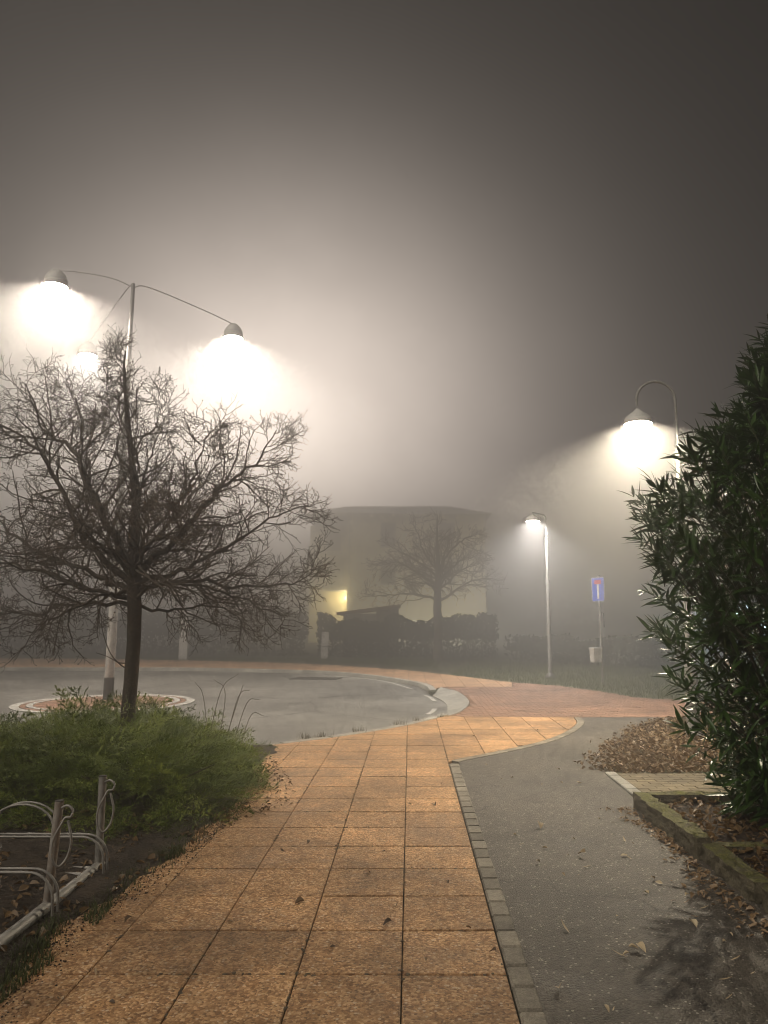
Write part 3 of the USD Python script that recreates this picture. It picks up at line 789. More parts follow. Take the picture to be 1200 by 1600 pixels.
pi.CreateProtoIndicesAttr(Vt.IntArray.FromNumpy((np.arange(len(pos)) % 3).astype(np.int32)))
# woody runners
P = []
for c in centres:
    for k in range(9):
        a = rngj.uniform(0, 2 * math.pi); r = rngj.uniform(.7, 1.5)
        e = c + r * np.array([math.cos(a), math.sin(a)])
        if not JP.buffer(-.15).contains(Point(e)): e = c + .6 * (e - c)
        P.append([(c[0] - jx, c[1] - jy, .03), *[((c[0] * (1 - u) + e[0] * u) - jx, (c[1] * (1 - u) + e[1] * u) - jy, .05 + .38 * u) for u in (.3, .6, 1.)]])
part('branches', tubes(np.array(P), np.tile(np.linspace(.018, .005, 4), (len(P), 1)), 5), M_BARK, jun, kind='stuff')

# ------------------------------------------------------------------ oleander
ol = thing('oleander', 'tall dense oleander bush with narrow leathery leaves in the mossy bed', 'bush', (4.1, 6.0, 0))
oc = np.array([4.1, 6.0])
prof = np.array([(.0, 1.45), (.25, 1.62), (1.0, 1.86), (1.7, 2.05), (2.3, 2.2), (2.75, 2.2), (3.05, 1.84), (3.4, 1.5), (3.7, 1.26), (4.0, 1.08), (4.3, .9), (4.6, .6), (4.8, .3)])
rngo = np.random.default_rng(5)
NT = 2300
z = rngo.uniform(.10, 4.75, NT)
a = rngo.uniform(0, 2 * math.pi, NT)
lump = .86 + .26 * meshkit.fbm(np.stack([np.cos(a) * 2.2, np.sin(a) * 2.2, z * 1.5], -1), 3, 4)
rad = np.interp(z, prof[:, 0], prof[:, 1]) * lump
fr = rngo.random(NT) ** .45 * .62 + .40
tx, ty = rad * fr * np.cos(a), rad * fr * np.sin(a) * .72
# keep many where the picture sees the bush, fewer on its far right
keep = (tx < -.35) & (rngo.random(NT) < .82) | (tx >= -.35) & (rngo.random(NT) < .30)
tips = np.c_[tx, ty, z][keep]
o2 = unit(np.c_[tips[:, 0], tips[:, 1] * 1.2])
zz = tips[:, 2]
up = np.interp(zz, [0, .6, 1.6, 2.6, 4.], [.05, .35, .75, 1.1, 1.7])
td = unit(np.c_[o2, up] + rngo.normal(0, .32, tips.shape))
n_wh = 7
lv_pos, lv_dir, lv_s = [], [], []
for k in range(n_wh):
    t = k / (n_wh - 1)
    c = tips - td * (.30 * (1 - t))[..., None] if np.ndim(t) else tips - td * .30 * (1 - t)
    for w in range(3):
        ang = (w * 2 * math.pi / 3 + k * 1.05) + rngo.normal(0, .3, len(tips))
        fm = frames(td, ang)
        open_ = np.radians(rngo.normal(74 - 38 * t, 13, len(tips)))[:, None]
        d = fm[:, :, 0] * np.cos(open_) + fm[:, :, 1] * np.sin(open_)
        sel = rngo.random(len(tips)) < (.62 + .38 * t)
        lv_pos.append(c[sel]); lv_dir.append(d[sel]); lv_s.append(np.clip(rngo.normal(.195, .042, sel.sum()), .09, .28) * (1 - .25 * t))
lp_, ld_, ls_ = np.vstack(lv_pos), np.vstack(lv_dir), np.concatenate(lv_s)
def leaf_template(bend, fold=.25, w=.084):
    xs = [0, .12, .35, .62, .85, 1.0]; ws = [.012, .55 * w, w, .88 * w, .45 * w, .002]
    v, f = [], []
    for x, ww in zip(xs, ws):
        zc_ = -bend * x * x
        v += [(x, -ww, zc_ + fold * ww), (x, 0, zc_), (x, ww, zc_ + fold * ww)]
    for i in range(5):
        b = i * 3
        f += [(b, b + 3, b + 4), (b, b + 4, b + 1), (b + 1, b + 4, b + 5), (b + 1, b + 5, b + 2)]
    return np.array(v), np.array(f)
roll = rngo.normal(0, .5, len(lp_))
lm = frames(ld_, roll)
order = np.argsort(np.hypot(lp_[:, 0] + oc[0], lp_[:, 1] + oc[1]) + np.where((lp_[:, 0] + oc[0]) / (lp_[:, 1] + oc[1]) > .47, 50, 0) + np.abs(lp_[:, 2] - 2) * .2)
single, rest = order[:280], order[280:]
tv = [leaf_template(b) for b in (.03, .12, .26)]
for j, i in enumerate(single):
    v, f = scatter(*tv[j % 3], lp_[i:i + 1], lm[i:i + 1], ls_[i:i + 1, None])
    part('leaf', (v, f), M_OLE, ol, smooth=True)
grp = [rest[k::3] for k in range(3)]
fol = joined([scatter(*tv[k], lp_[g], lm[g], ls_[g][:, None]) for k, g in enumerate(grp)])
part('foliage', fol, M_OLE, ol, smooth=True, kind='stuff')
# stems rising from the bed
bases = np.c_[rngo.uniform(-1.0, .9, 34), rngo.uniform(-.75, .75, 34)]
st = []
for i, tp_ in enumerate(tips):
    b = bases[np.argmin(((bases - tp_[:2] * .55) ** 2).sum(1) + rngo.random(34) * .08)]
    s = np.array([b[0], b[1], .02]); e = tp_ - td[i] * .05
    mid = s * .45 + e * .55 + np.array([0, 0, .22 * (e[2] - s[2])]) - np.r_[o2[i], 0] * .12
    tt = np.linspace(0, 1, 7)[:, None]
    st.append((1 - tt) ** 2 * s + 2 * tt * (1 - tt) * mid + tt ** 2 * e)
st = np.array(st)
main = rngo.choice(len(st), 40, replace=False)
for i in main: part('stem', tube(st[i], np.linspace(.016, .005, 7), 6), M_STEM, ol, smooth=60)
oth = np.setdiff1d(np.arange(len(st)), main)
part('shoots', tubes(st[oth][:, 3:], np.tile(np.linspace(.006, .003, 4), (len(oth), 1)), 4), M_STEM, ol, kind='stuff')

# trunk of another plant seen beneath the oleander
tk = thing('brown_trunk', 'short brown tree trunk in the leaf litter behind the oleander', 'tree', (5.05, 11.6, -.03))
part('trunk', tube([(0, 0, 0), (.03, 0, .8), (-.02, .05, 1.7), (.08, .05, 2.6), (.25, .1, 3.4)], [.15, .11, .10, .08, .05], 12), M_BARK, tk, smooth=60)
part('crown', tubes(np.array([[(.25, .1, 3.4), (.3 + x, .1 + y, 3.9), (.35 + 1.8 * x, .1 + 1.8 * y, 4.3)] for x, y in ((.3, .2), (-.2, .3), (.5, -.2), (.1, -.4))]), np.tile([.04, .025, .01], (4, 1)), 6), M_BARK, tk)

# ------------------------------------------------------------------ bicycle rack
rk = thing('bicycle_rack', 'galvanised bicycle rack with hooked posts beside the pavement', 'bicycle rack', (-2.07, 3.0, 0))
part('rail', tube([(0, -1.2, .05), (0, 2.17, .05)], .032, 14), M_GALV, rk, smooth=50)
part('rail', tube([(-1.05, -1.2, .05), (-1.05, 2.17, .05)], .026, 12), M_GALV, rk, smooth=50)
for k, yy in enumerate((-.75, -.02, .71, 1.44, 2.12)):
    if k in (0, 1): part('cross_bar', tube([(0, yy - .08, .05), (-1.05, yy - .08, .05)], .016, 10), M_GALV, rk, smooth=50)
for off in (.06, -.06):
    part('cross_bar', tube([(-.02, 2.0 + off, .06), (-1.05, 2.0 + off, .06)], .012, 8), M_GALV, rk, smooth=50)
    part('cross_bar', tube([(-.02, .95 + off, .06), (-1.05, .95 + off, .06)], .012, 8), M_GALV, rk, smooth=50)
for k, yy in enumerate((-.62, .03, .75, 1.44, 2.13)):
    lean = .025 * (1 if k % 2 else -.4)
    part('post', tube([(0, yy, .07), (lean, yy + .01, .62)], .0255, 14), M_RUST if k in (3, 1) else M_GALV, rk, smooth=50)
    part('post_cap', lathe([(.026, 0), (.026, .004)], 14).apply_translation((lean, yy + .01, .621)), M_DARK, rk)
    # the hook: a thin rod that leaves the head of the post, curls outwards and hangs as a long loop
    hx = lean
    hk = spline([(hx + .02, yy, .585), (hx + .06, yy - .01, .60), (hx + .092, yy - .015, .575), (hx + .085, yy - .02, .54), (hx + .055, yy - .025, .535), (hx + .04, yy - .04, .50),
                 (hx + .01, yy - .06, .42), (hx + .015, yy - .07, .33), (hx + .05, yy - .06, .28), (hx + .09, yy - .04, .33), (hx + .10, yy - .03, .42), (hx + .07, yy - .02, .52)], 5)
    part('hook', tube(hk, .0075, 8), M_GALV, rk, smooth=60)
for k, yy in enumerate((-.70, -.05, .67, 1.36, 2.04)):
    top = .47 if k % 2 == 0 else .345
    for off in (-.032, .032):
        y = yy + off
        hh_ = [(-.68, y, .05), (-.68, y, top - .17)] + [(-.47 + .21 * math.cos(a), y, top - .15 + .15 * math.sin(a)) for a in np.radians(np.linspace(172, 8, 12))] + [(-.26, y, top - .17), (-.26, y, .05)]
        part('wheel_hoop', tube(hh_, .0075, 8), M_GALV, rk, smooth=60)
        br = [(-.68, y, .268), (-.10, y, .268)] + [(-.07 + .15 * math.sin(a), y, .118 + .15 * math.cos(a)) for a in np.radians(np.linspace(8, 88, 9))] + [(.084, y, .04)]
        part('wheel_bar', tube(br, .0075, 8), M_GALV, rk, smooth=60)

# ------------------------------------------------------------------ signs across the road
s0 = G(942, 1068)
zs = math.hypot(*s0)
ds = thing('dead_end_sign', 'blue dead-end road sign on a grey pole at the far grass edge', 'road sign', (s0[0], s0[1], -.03))
part('pole', tube([(0, 0, 0), (0, 0, 3.0)], .032, 12), M_POLE, ds, smooth=50)
ang = math.atan2(-.33, .225)
def plate(x0, x1, z0, z1, y0, y1, parent, mat, name):
    b = bx(x0, y0, z0, x1, y1, z1)
    b.apply_transform(trimesh.transformations.rotation_matrix(ang, (0, 0, 1)))
    return part(name, b, mat, parent)
pl = plate(-.22, .22, 2.27, 2.93, -.05, -.043, ds, M_SIGNW, 'sign_plate')
plate(-.205, .205, 2.285, 2.915, -.053, -.0505, pl, M_BLUE, 'blue_field')
plate(-.035, .035, 2.34, 2.745, -.0555, -.0535, pl, M_SIGNW, 'white_bar')
plate(-.12, .12, 2.75, 2.86, -.0555, -.0535, pl, M_RED, 'red_bar')
plate(-.05, .05, 2.45, 2.49, -.042, .04, ds, M_DARK, 'clamp'); plate(-.05, .05, 2.72, 2.76, -.042, .04, ds, M_DARK, 'clamp')
part('bracket', tube([(.03, 0, 1.95), (.09, 0, 1.95), (.10, 0, 1.55)], .012, 8), M_POLE, ds, smooth=50)
wb = thing('litter_bin', 'small white litter bin hung on the dead-end sign pole', 'bin', (s0[0] - .19, s0[1] - .09, .58), 22)
bn = bx(-.13, -.11, 0, .13, .11, .36); v = bn.vertices; v[:, :2] *= np.where(v[:, 2:] < .1, .86, 1.); bn.vertices = v
part('body', bn, M_WHITE, wb); part('rim', bx(-.14, -.12, .361, .14, .12, .385), M_WHITE, wb); part('hanger', bx(.13, -.02, .25, .17, .03, .29), M_DARK, wb)
c = G(507, 1028.5)
np_ = thing('notice_post', 'narrow white post box of two stacked panels before the far hedge', 'post', (c[0], c[1], -.03), 6)
part('panel', cbox(-.17, -.06, .0, .15, .06, .56, .01), M_WHITE, np_); part('panel', cbox(-.15, -.07, .59, .19, .07, 1.24, .01), M_WHITE, np_); part('core', bx(-.08, -.03, .5, .08, .03, .7), M_DARK, np_)

# ------------------------------------------------------------------ house in the fog
HD = 62.0
def hx(px, D=HD): return (px - 640) * (D * CP) / FPX
hs = thing('yellow_house', 'tall pale yellow house fading into the fog behind the hedge', 'building')
x0, x1, xl = hx(541), hx(762), hx(478)
HH = 10.9
def wall_with(x0, x1, z0, z1, y0, y1, holes, parent, mat, name='wall'):
    poly = sbox(x0, z0, x1, z1)
    for h in holes: poly = poly.difference(sbox(*h))
    w = prism(poly, 0, y1 - y0)
    v = w.vertices; w.vertices = np.c_[v[:, 0], y1 - v[:, 2], v[:, 1]]
    w.invert() if w.volume < 0 else None
    return part(name, w, mat, parent)
wins = []
for zf in (4.9, 8.1):
    for px in (606, 700): wins.append((hx(px) - .65, zf, hx(px) + .65, zf + 2.1))
wall_with(x0, x1, -.1, HH, HD, HD + .35, wins, hs, M_WALL)
part('wall', bx(x1 - .35, HD + .352, -.1, x1, HD + 9, HH), M_WALL, hs); part('wall', bx(x0, HD + .352, -.1, x0 + .35, HD + 9, HH), M_WALL, hs)
for w in wins:
    f_ = part('window', cbox(w[0] + .01, HD + .16, w[1] + .01, w[2] - .01, HD + .24, w[3] - .01, .01), M_SHUT, hs)
    for k in range(13): part('slat', bx(w[0] + .06, HD + .13, w[1] + .08 + k * .148, w[2] - .06, HD + .157, w[1] + .18 + k * .148), M_SHUT, f_)
    part('sill', bx(w[0] - .08, HD - .06, w[1] - .07, w[2] + .08, HD + .1, w[1] + .008), M_WALLG, f_)
part('downpipe', tube([(x0 + .18, HD - .07, 0), (x0 + .18, HD - .07, HH - .2)], .05, 8), M_WALLG, hs); part('downpipe', tube([(x1 - .1, HD - .07, 0), (x1 - .1, HD - .07, HH - .2)], .05, 8), M_WALLG, hs)
yb = HD + 1.6
wall_with(xl, x0 - .003, -.1, HH - .8, yb, yb + .35, [(hx(510) - .1, 4.9, hx(533), 7.0), (hx(503), 7.9, hx(528), 9.6)], hs, M_WALL)
f_ = part('window', cbox(hx(510) - .09, yb + .14, 4.91, hx(533) - .01, yb + .22, 6.99, .01), M_SHUT, hs); part('shutter', bx(hx(527), yb + .1, 5.0, hx(531), yb + .137, 6.9), M_WHITE, f_)
f_ = part('window', cbox(hx(503) + .01, yb + .14, 7.91, hx(528) - .01, yb + .22, 9.59, .01), M_SHUT, hs)
part('balcony', bx(hx(508), yb - 1.1, 4.3, x0 - .01, yb - .004, 4.46), M_WALLG, hs)
part('balcony', bx(hx(508), yb - 1.1, 7.5, x0 - .01, yb - .004, 7.66), M_WALLG, hs)
rf = trimesh.Trimesh([(xl - .5, HD - .6, HH), (x1 + .5, HD - .6, HH), (x1 + .5, HD + 9.5, HH), (xl - .5, HD + 9.5, HH), (xl + 3, HD + 4.4, HH + 1.4), (x1 - 3, HD + 4.4, HH + 1.4)]).convex_hull
part('roof', rf, M_WALLG, hs)
pl_ = thing('porch_lamp', 'small warm wall lamp lighting the yellow wall under the balcony', 'lamp', (x0 - .02, HD + .3, 3.7))
part('bracket', bx(.005, -.06, -.08, .018, .06, .08), M_DARK, pl_); part('globe', trimesh.creation.icosphere(2, .015), lamp_glass('porch_globe', (1, .78, .35), 30.), pl_)
sphere_light(pl_, (-.02, 0, 0), .015, 70000., (1, .80, .38))
# low garden lamps behind the hedge wash the foot of the front
for i, (px_, y_) in enumerate(((648, 57.0), (735, 57.5))):
    gl = thing('garden_lamp', ('low garden lamp behind the hedge between the shed and the tree', 'low garden lamp behind the hedge to the right of the faint tree')[i], 'lamp', (hx(px_, y_), y_, -.03))
    part('post', lathe([(.09, 0), (.07, .05), (.05, .1), (.05, .75), (.08, .8)], 12), M_DARK, gl, smooth=40)
    part('lamp_cap', lathe([(.02, .93), (.10, .935), (.13, .96), (.12, 1.0), (.03, 1.06)], 14), M_DARK, gl, smooth=40)
    part('globe', trimesh.creation.icosphere(2, .06).apply_translation((0, 0, .86)), E_COOL, gl, smooth=True)
    sphere_light(gl, (0, .12, .90), .04, GARDEN_I, (1.0, .93, .70))
# shed with a lean-to roof
sd = thing('garden_shed', 'low white shed with a sloping roof at the corner of the house', 'shed', (0, 0, 0))
sx0, sx1, sx2, sy = hx(536, 37), hx(588, 37), hx(622, 37), 37.0
for k in range(12):
    for i in range(7):
        a_ = sx0 + i * (sx1 - sx0) / 7; b_ = a_ + (sx1 - sx0) / 7
        part('block', cbox(a_ + .006, sy, .02 + k * .165, b_ - .006, sy + .2, .18 + k * .165, .008), M_WHITE, sd)
part('wall', bx(sx1, sy - .01, 0, sx2, sy + 2.4, 2.35), M_SHUT, sd); part('wall', bx(sx0, sy + .202, 0, sx1 - .002, sy + 2.4, 2.1), M_WHITE, sd)
v = np.array([(sx0 - .3, sy - .4, 2.02), (sx2 + .1, sy - .4, 2.42), (sx2 + .1, sy + 2.6, 2.42), (sx0 - .3, sy + 2.6, 2.02)])
part('roof', trimesh.Trimesh(np.vstack([v, v + [0, 0, .14]])).convex_hull, M_ROOF, sd)
gp = thing('gate_pillar', 'pale square gate pillar before the dark hedge beyond the turning circle', 'pillar', (hx(290, 34), 34.0, 0))
part('shaft', cbox(-.2, -.2, -.05, .2, .2, 1.95, .015), M_WHITE, gp); part('cap', cbox(-.26, -.26, 1.951, .26, .26, 2.06, .02), M_KERB, gp)

# hedges: clumps of leaf faces on a woody core
def hedge(name, label, line, h, w, n, seed, leaf=.10, lumps=.35):
    rng = np.random.default_rng(seed)
    t = thing(name, label, 'hedge')
    ls = LineString(line)
    s = rng.random(n) * ls.length
    p = np.array([ls.interpolate(a).coords[0] for a in s])
    q = np.array([ls.interpolate(min(a + .1, ls.length)).coords[0] for a in s]) - np.array([ls.interpolate(max(a - .1, 0)).coords[0] for a in s])
    nn = unit(np.c_[-q[:, 1], q[:, 0]])
    top = h * (1 - lumps + 2 * lumps * meshkit.fbm(np.c_[s * .8, s * 0, s * 0], 3, seed))
    ang = rng.uniform(-.2, np.pi + .2, n)
    sh = rng.random(n) ** .4
    off = np.cos(ang) * w / 2 * sh * (.8 + .4 * meshkit.fbm(np.c_[s * 1.7, ang, s * 0], 2, seed + 3))
    z = np.where(rng.random(n) < .5, rng.random(n) * top, top * (.45 + .55 * np.abs(np.sin(ang)) * sh))
    pos = np.c_[p + nn * off[:, None], z]
    tv_ = np.array([(0, -.5, 0), (1., 0, .1), (0, .5, 0), (-1., 0, .1)]); tf_ = np.array([(0, 1, 2), (0, 2, 3)])
    part('foliage', scatter(tv_, tf_, pos, frames(rng.normal(0, 1, (n, 3)), rng.random(n) * 6), rng.uniform(.6, 1.4, (n, 1)) * leaf), M_HEDGE, t, kind='stuff')
    m_ = int(ls.length / .45)
    bp = np.array([ls.interpolate((k + .5) / m_, normalized=True).coords[0] for k in range(m_)])
    P = np.stack([np.c_[bp, np.full(m_, -.02)], np.c_[bp + rng.normal(0, .06, bp.shape), np.full(m_, h * .4)], np.c_[bp + rng.normal(0, .15, bp.shape), np.full(m_, h * .8)]], 1)
    part('branches', tubes(P, np.tile([.04, .03, .012], (m_, 1)), 5), M_BARK, t, kind='stuff')

hedge('hedge', 'dark uneven hedge running before the yellow house', [(hx(497, 36.1), 36.1), (hx(600, 36), 36.0), (hx(690, 36), 36.0), (hx(775, 35), 35.0)], 1.75, 1.0, 9000, 31)
hedge('hedge', 'long dark hedge beyond the turning circle on the left', [(-34, 39), (-20, 38.5), (-10.5, 38), (hx(478, 37.6), 37.6)], 2.2, 1.6, 16000, 32, .13, .2)
hedge('hedge', 'low dark hedge behind the dead-end sign', [(4.6, 33), (7.5, 29.5), (10.5, 27.5), (15, 26.5), (22, 26)], 1.05, 1.3, 12000, 33, .10, .25)

# ------------------------------------------------------------------ grass, weeds, leaves
def blades(name, label, cat, pts, h0, h1, mat, seed, w=.004, lean=.5, kind='stuff', z=0.):
    rng = np.random.default_rng(seed)
    n = len(pts)
    tv_ = np.array([(-.5, 0, 0), (.5, 0, 0), (.35, .25, .5), (-.35, .25, .5), (0, .8, 1.)]); tf_ = np.array([(0, 1, 2), (0, 2, 3), (3, 2, 4)])
    a = rng.random(n) * 2 * np.pi; hh_ = rng.uniform(h0, h1, n); le = rng.uniform(.1, lean, n) * hh_
    ww = rng.uniform(.7, 1.4, n) * w
    c, s = np.cos(a), np.sin(a)
    x = tv_[None, :, 0] * ww[:, None]; y = tv_[None, :, 1] * le[:, None]
    v = np.stack([pts[:, None, 0] + c[:, None] * x - s[:, None] * y, pts[:, None, 1] + s[:, None] * x + c[:, None] * y, (pts[:, 2:] if pts.shape[1] > 2 else z) + tv_[None, :, 2] * hh_[:, None]], -1)
    f = tf_[None] + (np.arange(n) * 5)[:, None, None]
    return tag(part(name, (v.reshape(-1, 3), f.reshape(-1, 3)), mat), label, cat, kind=kind)

rg = np.random.default_rng(41)
def in_poly(poly, n, seed):
    rng = np.random.default_rng(seed); b = poly.bounds; out_ = []
    while sum(map(len, out_)) < n:
        q = np.c_[rng.uniform(b[0], b[2], n * 2), rng.uniform(b[1], b[3], n * 2)]
        out_.append(q[shapely.contains_xy(poly, q[:, 0], q[:, 1])])
    return np.vstack(out_)[:n]
VERGE = Polygon([G(700, 1056), G(800, 1065), G(900, 1075), G(990, 1088), G(1075, 1093), (12, 17.5), (16, 24), (7, 29), (3, 33)]).buffer(0)
blades('verge_grass', 'short pale grass along the far edge of the crossing', 'grass', in_poly(VERGE.difference(CROSS).difference(FAR), 26000, 1), .04, .13, M_GRASS, 1, .009, .8, z=-.03)
VL = Polygon([(-30, 34), (-3.6, 32.5), (1.0, 27.5), (1.5, 34), (-30, 38)]).difference(FAR.buffer(.05))
blades('verge_grass', 'thin grass strip between the far pavement and the hedges', 'grass', in_poly(VL, 16000, 2), .04, .12, M_GRASS, 2, .012, .8, z=-.03)
# weeds and moss by the rack
wp = in_poly(Polygon([(-2.15, 3.2), (-1.80, 3.3), (-1.72, 4.3), (-1.80, 5.2), (-1.5, 5.75), (-1.9, 5.6), (-2.12, 4.8)]), 5200, 3)
wp = wp[meshkit.fbm(np.c_[wp * 4, wp[:, 0] * 0], 3, 8) > .47]
_e = rg.uniform(3.0, 7.2, 900); wp = np.vstack([wp, np.c_[-1.86 + .22 * (meshkit.fbm(np.stack([_e * 0, _e * 1.6, _e * 0], -1), 4, 3) - .5) * 2 + .28 * np.exp(-((_e - 6.8) / 1.1) ** 2) + rg.normal(0, .05, 900), _e]])
blades('weeds', 'low weeds and moss in the dirt between rack and slabs', 'weeds', wp, .015, .06, M_GRASS, 3, .006, 1.2, z=.0)
wp = np.vstack([rg.normal(c, .06, (60, 2)) for c in (G(505, 1150), G(480, 1152), G(560, 1143), G(625, 1131), G(655, 1126), G(690, 1120.5))])
blades('kerb_weeds', 'dry weed tufts growing in the near kerb joint of the turning circle', 'weeds', wp, .02, .12, M_STRAW, 4, .005, .9, z=-.02)
yy = rg.uniform(2.6, 7.6, 1800)
ed = -1.80 + .22 * (meshkit.fbm(np.stack([yy * 0, yy * 1.6, yy * 0], -1), 4, 3) - .5) * 2 + .28 * np.exp(-((yy - 6.8) / 1.1) ** 2)
q = np.c_[ed + np.abs(rg.normal(0, .09, len(yy))) - .03, yy, np.full(len(yy), .001)]
o_ = trimesh.creation.icosphere(0)
cr_ = scatter(o_.vertices, o_.faces, q, frames(rg.normal(0, 1, q.shape), rg.random(len(q)) * 6), (.002 + .005 * rg.random((len(q), 1)) ** 2))
tag(part('soil_crumbs', cr_, M_SOIL), 'dark earth crumbs spilt over the left edge of the slabs', 'soil', kind='stuff')
# long dry stalks beside the juniper
for i, (a, b, c) in enumerate((((322, 1120), (345, 1080), (372, 1053)), ((340, 1125), (352, 1085), (335, 1062)), ((345, 1140), (370, 1100), (380, 1070)), ((360, 1135), (385, 1100), (405, 1093)),
                               ((372, 1140), (392, 1118), (412, 1118)), ((330, 1110), (318, 1090), (305, 1066)), ((350, 1125), (372, 1090), (390, 1078)))):
    D0 = 8.9 + .06 * i
    def W(p):
        u = (800 - p[1]) / FPX; zc = D0 / (CP - u * SP); return np.array([(p[0] - 640) / FPX * zc, D0, EYE + u * zc * CP + zc * SP])
    pts_ = spline([np.r_[W(a)[:2], .05], W(b), W(c)], 6)
    if i == 0: ds_ = thing('dry_stalks', 'thin dry grass stalks leaning out beside the juniper', 'dry grass')
    part('stalk', tube(pts_, np.linspace(.0045, .002, len(pts_)), 4), M_STRAW, ds_)

jr = np.random.default_rng(61)
q = []
for _ in range(2600):
    if jr.random() < .5: q.append((TX + TS * jr.integers(-3, 6) + jr.normal(0, .008), jr.uniform(2.6, 12)))
    else: q.append((jr.uniform(-1.8, 2.4), TY + TS * jr.integers(-3, 18) + jr.normal(0, .008)))
q = np.array(q); q = q[shapely.contains_xy(WALK, q[:, 0], q[:, 1])]
q = q[meshkit.fbm(np.c_[q * 1.3, q[:, 0] * 0], 3, 17) > .5]
o_ = trimesh.creation.icosphere(0)
cl_ = scatter(o_.vertices, o_.faces, np.c_[q, np.full(len(q), -.001)], np.repeat(np.eye(3)[None], len(q), 0), np.c_[jr.uniform(.005, .018, (len(q), 2)), jr.uniform(.001, .004, len(q))])
tag(part('joint_moss', cl_, M_JOINT), 'dark dirt and moss crumbs caught in the joints of the slabs', 'moss', kind='stuff')
# fallen leaves
def curled(seed, lanceolate=False):
    rng = np.random.default_rng(seed)
    v, f = leaf_template(rng.uniform(-.5, .5), rng.uniform(.2, 1.1), .10 if lanceolate else rng.uniform(.22, .36))
    v = v - [.5, 0, 0]; v[:, 2] += rng.uniform(-.1, .1) * v[:, 1] * 3
    v[:, 2] -= v[:, 2].min() - .02
    return v, f
LEAVES = [curled(s, s % 3 == 0) for s in range(8)]
def litter(name, label, pts, size, mat, seed, tilt=.35, kind='stuff'):
    rng = np.random.default_rng(seed); n = len(pts); prs = []
    for k in range(8):
        g = np.arange(k, n, 8)
        if not len(g): continue
        d = np.c_[rng.normal(0, 1, (len(g), 2)), rng.normal(0, tilt, len(g))]
        prs.append(scatter(*LEAVES[k], pts[g], frames(d, rng.normal(0, tilt, len(g))), rng.uniform(*size, (len(g), 1))))
    return tag(part(name, joined(prs), mat, smooth=False), label, 'leaf litter', kind=kind)
LIT = Polygon([(2.2, 8.44), (5.6, 8.42), (6.2, 13.3), (4.3, 12.9), (3.5, 11.9), (2.85, 10.5), (2.25, 9.3), (2.12, 8.8)])
q = in_poly(LIT, 13000, 5); q = q + rg.normal(0, .10, q.shape) * [1, .3]; q = q[q[:, 1] > 8.42]; litter('leaf_litter', 'thick carpet of brown leaves around the lamp foot behind the block patch', np.c_[q, -.025 + .06 * rg.random(len(q)) ** 2], (.035, .08), M_DRY, 5)
q = in_poly(sbox(2.17, 3.0, 4.6, 6.8), 4200, 6); litter('leaf_litter', 'brown leaves covering the earth in the oleander bed', np.c_[q, .05 + .06 * meshkit.fbm(np.c_[q * 3, q[:, 0] * 0], 4, 5) + .05 * np.clip((q[:, 0] - 2.2) / 1.2, 0, 1) - .02], (.03, .075), M_DRY, 6)
n = 900; yy = rg.uniform(2.2, 6.9, n); q = np.c_[KX - .01 - np.abs(rg.normal(0, .10, n)) * (1 + .5 * np.sin(yy * 3)), yy, np.full(n, -.002)]
litter('leaf_litter', 'strip of dry leaves swept against the mossy kerb', q, (.016, .05), M_PALE_STRIP, 7, .10)
q = in_poly(Polygon([(-9, 3), (-2.0, 3), (-1.75, 5.2), (-1.45, 6.3), (-1.5, 7), (-2.2, 6.4), (-9, 6)]), 5200, 8); litter('leaf_litter', 'scattered brown leaves on the dark earth under the rack', np.c_[q, np.where(q[:, 0] > -2.0, .012, .05) + np.clip((-2 - q[:, 0]) * .08, 0, .06)], (.025, .07), M_DRY, 8)
q = np.vstack([in_poly(Polygon([(-1.62, 6.4), (-1.2, 6.6), (-1.1, 7.4), (-1.3, 8.2), (-1.7, 9.4), (-1.85, 9.2)]), 420, 9)]); litter('leaf_litter', 'small pale leaf scraps strewn on the slabs beside the juniper', np.c_[q, np.full(len(q), .002)], (.012, .045), M_DRY, 9, .25)

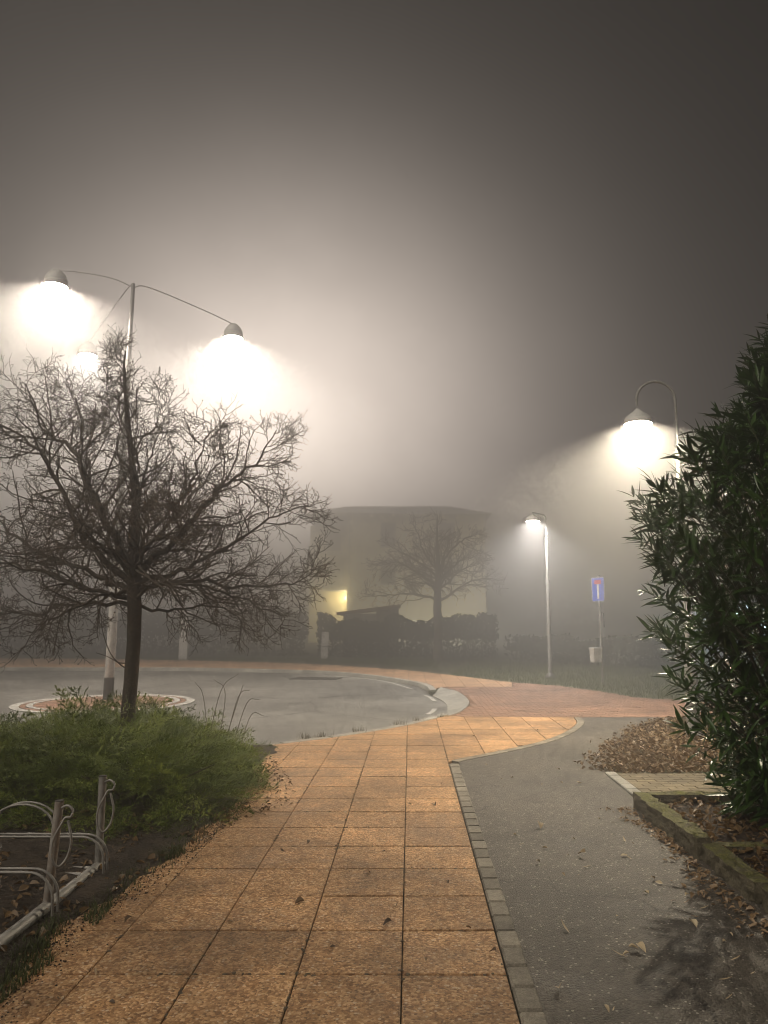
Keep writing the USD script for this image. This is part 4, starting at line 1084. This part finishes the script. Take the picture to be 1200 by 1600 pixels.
def single_leaves(places, size, mat, label, group, seed):
    rng = np.random.default_rng(seed)
    for i, (px, py, s) in enumerate(places):
        c = G(px, py)
        v, f = LEAVES[rng.integers(0, 8)]
        a = rng.random() * 6.28
        mt_ = frames(np.array([[math.cos(a), math.sin(a), rng.normal(0, .08)]]), np.array([rng.normal(0, .15)]))
        v2, f2 = scatter(v, f, np.zeros((1, 3)), mt_, np.array([[size * s]]))
        v2[:, 2] -= v2[:, 2].min()
        p = thing('fallen_leaf', label, 'leaf', (c[0], c[1], .001), group=group)
        part('blade', (v2, f2), mat, p)
big = [(882, 1452, 1.2), (1083, 1446, .9), (968, 1493, 1.0), (1004, 1485, .9), (991, 1483, .7), (1134, 1532, .8), (976, 1313, .9), (909, 1337, .9), (983, 1341, .8), (1060, 1320, .7), (843, 1293, 1.), (815, 1320, .6),
       (917, 1355, .9), (1017, 1267, .7), (975, 1337, .7), (905, 1224, .8), (799, 1268, .6), (1030, 1380, .6), (851, 1325, .6), (1100, 1420, .7), (1150, 1500, .7), (875, 1548, .7), (1010, 1395, .5), (1140, 1560, .6), (940, 1265, .5), (760, 1195, .5), (800, 1215, .5), (846, 1226, .5), (873, 1203, .5), (735, 1188, .5)]
_rl = np.random.default_rng(77)
for _k in range(34):
    _x, _y = _rl.uniform(.75, 1.85), _rl.uniform(3.2, 9.2)
    _zc = _y * CP - EYE * SP
    big.append((640 + _x / _zc * FPX, 973 + FPX * EYE / (CP * _zc), _rl.uniform(.22, .5)))
single_leaves(big, .075, M_PALE_LEAF, 'pale dry leaf lying alone on the dark asphalt path', 'single leaves on the asphalt', 51)
sm = [(468, 1411, 1.2), (605, 1446, 1.), (590, 1444, .8), (720, 1455, .8), (732, 1452, .7), (680, 1258, 1.3), (640, 1257, .8), (536, 1212, 1.), (575, 1293, .8), (620, 1419, .8), (730, 1420, .7), (578, 1365, .8), (720, 1302, .7), (640, 1312, .6), (455, 1258, .8), (482, 1318, .7),
      (360, 1440, .7), (250, 1440, .7), (330, 1500, .6), (520, 1480, .6), (770, 1490, .8), (665, 1500, .6), (560, 1540, .6), (700, 1380, .6), (600, 1330, .6), (660, 1180, .7), (590, 1185, .7), (740, 1150, .8), (790, 1140, .7), (812, 1150, .7), (700, 1160, .6), (840, 1140, .6), (625, 1205, .6), (690, 1225, .6),
      (440, 1330, .7), (500, 1290, .7), (415, 1385, .6), (200, 1440, 1.0), (150, 1520, 1.3), (90, 1560, .7), (42, 1572, .7), (175, 1568, .6), (290, 1570, .6), (440, 1595, .6)]
single_leaves(sm, .05, M_DARK_LEAF, 'small dark dry leaf lying alone on the terracotta slabs', 'single leaves on the slabs', 52)

# ------------------------------------------------------------------ the fog
fog = MT(stage, L + 'fog', {'v': ('principled_volume', {'color': (.97, .965, .96), 'density': .039, 'anisotropy': .81})}, volume='v.volume')
part('haze', bx(-200, -150, -1.4, 200, 240, 12.6), fog, kind='stuff')
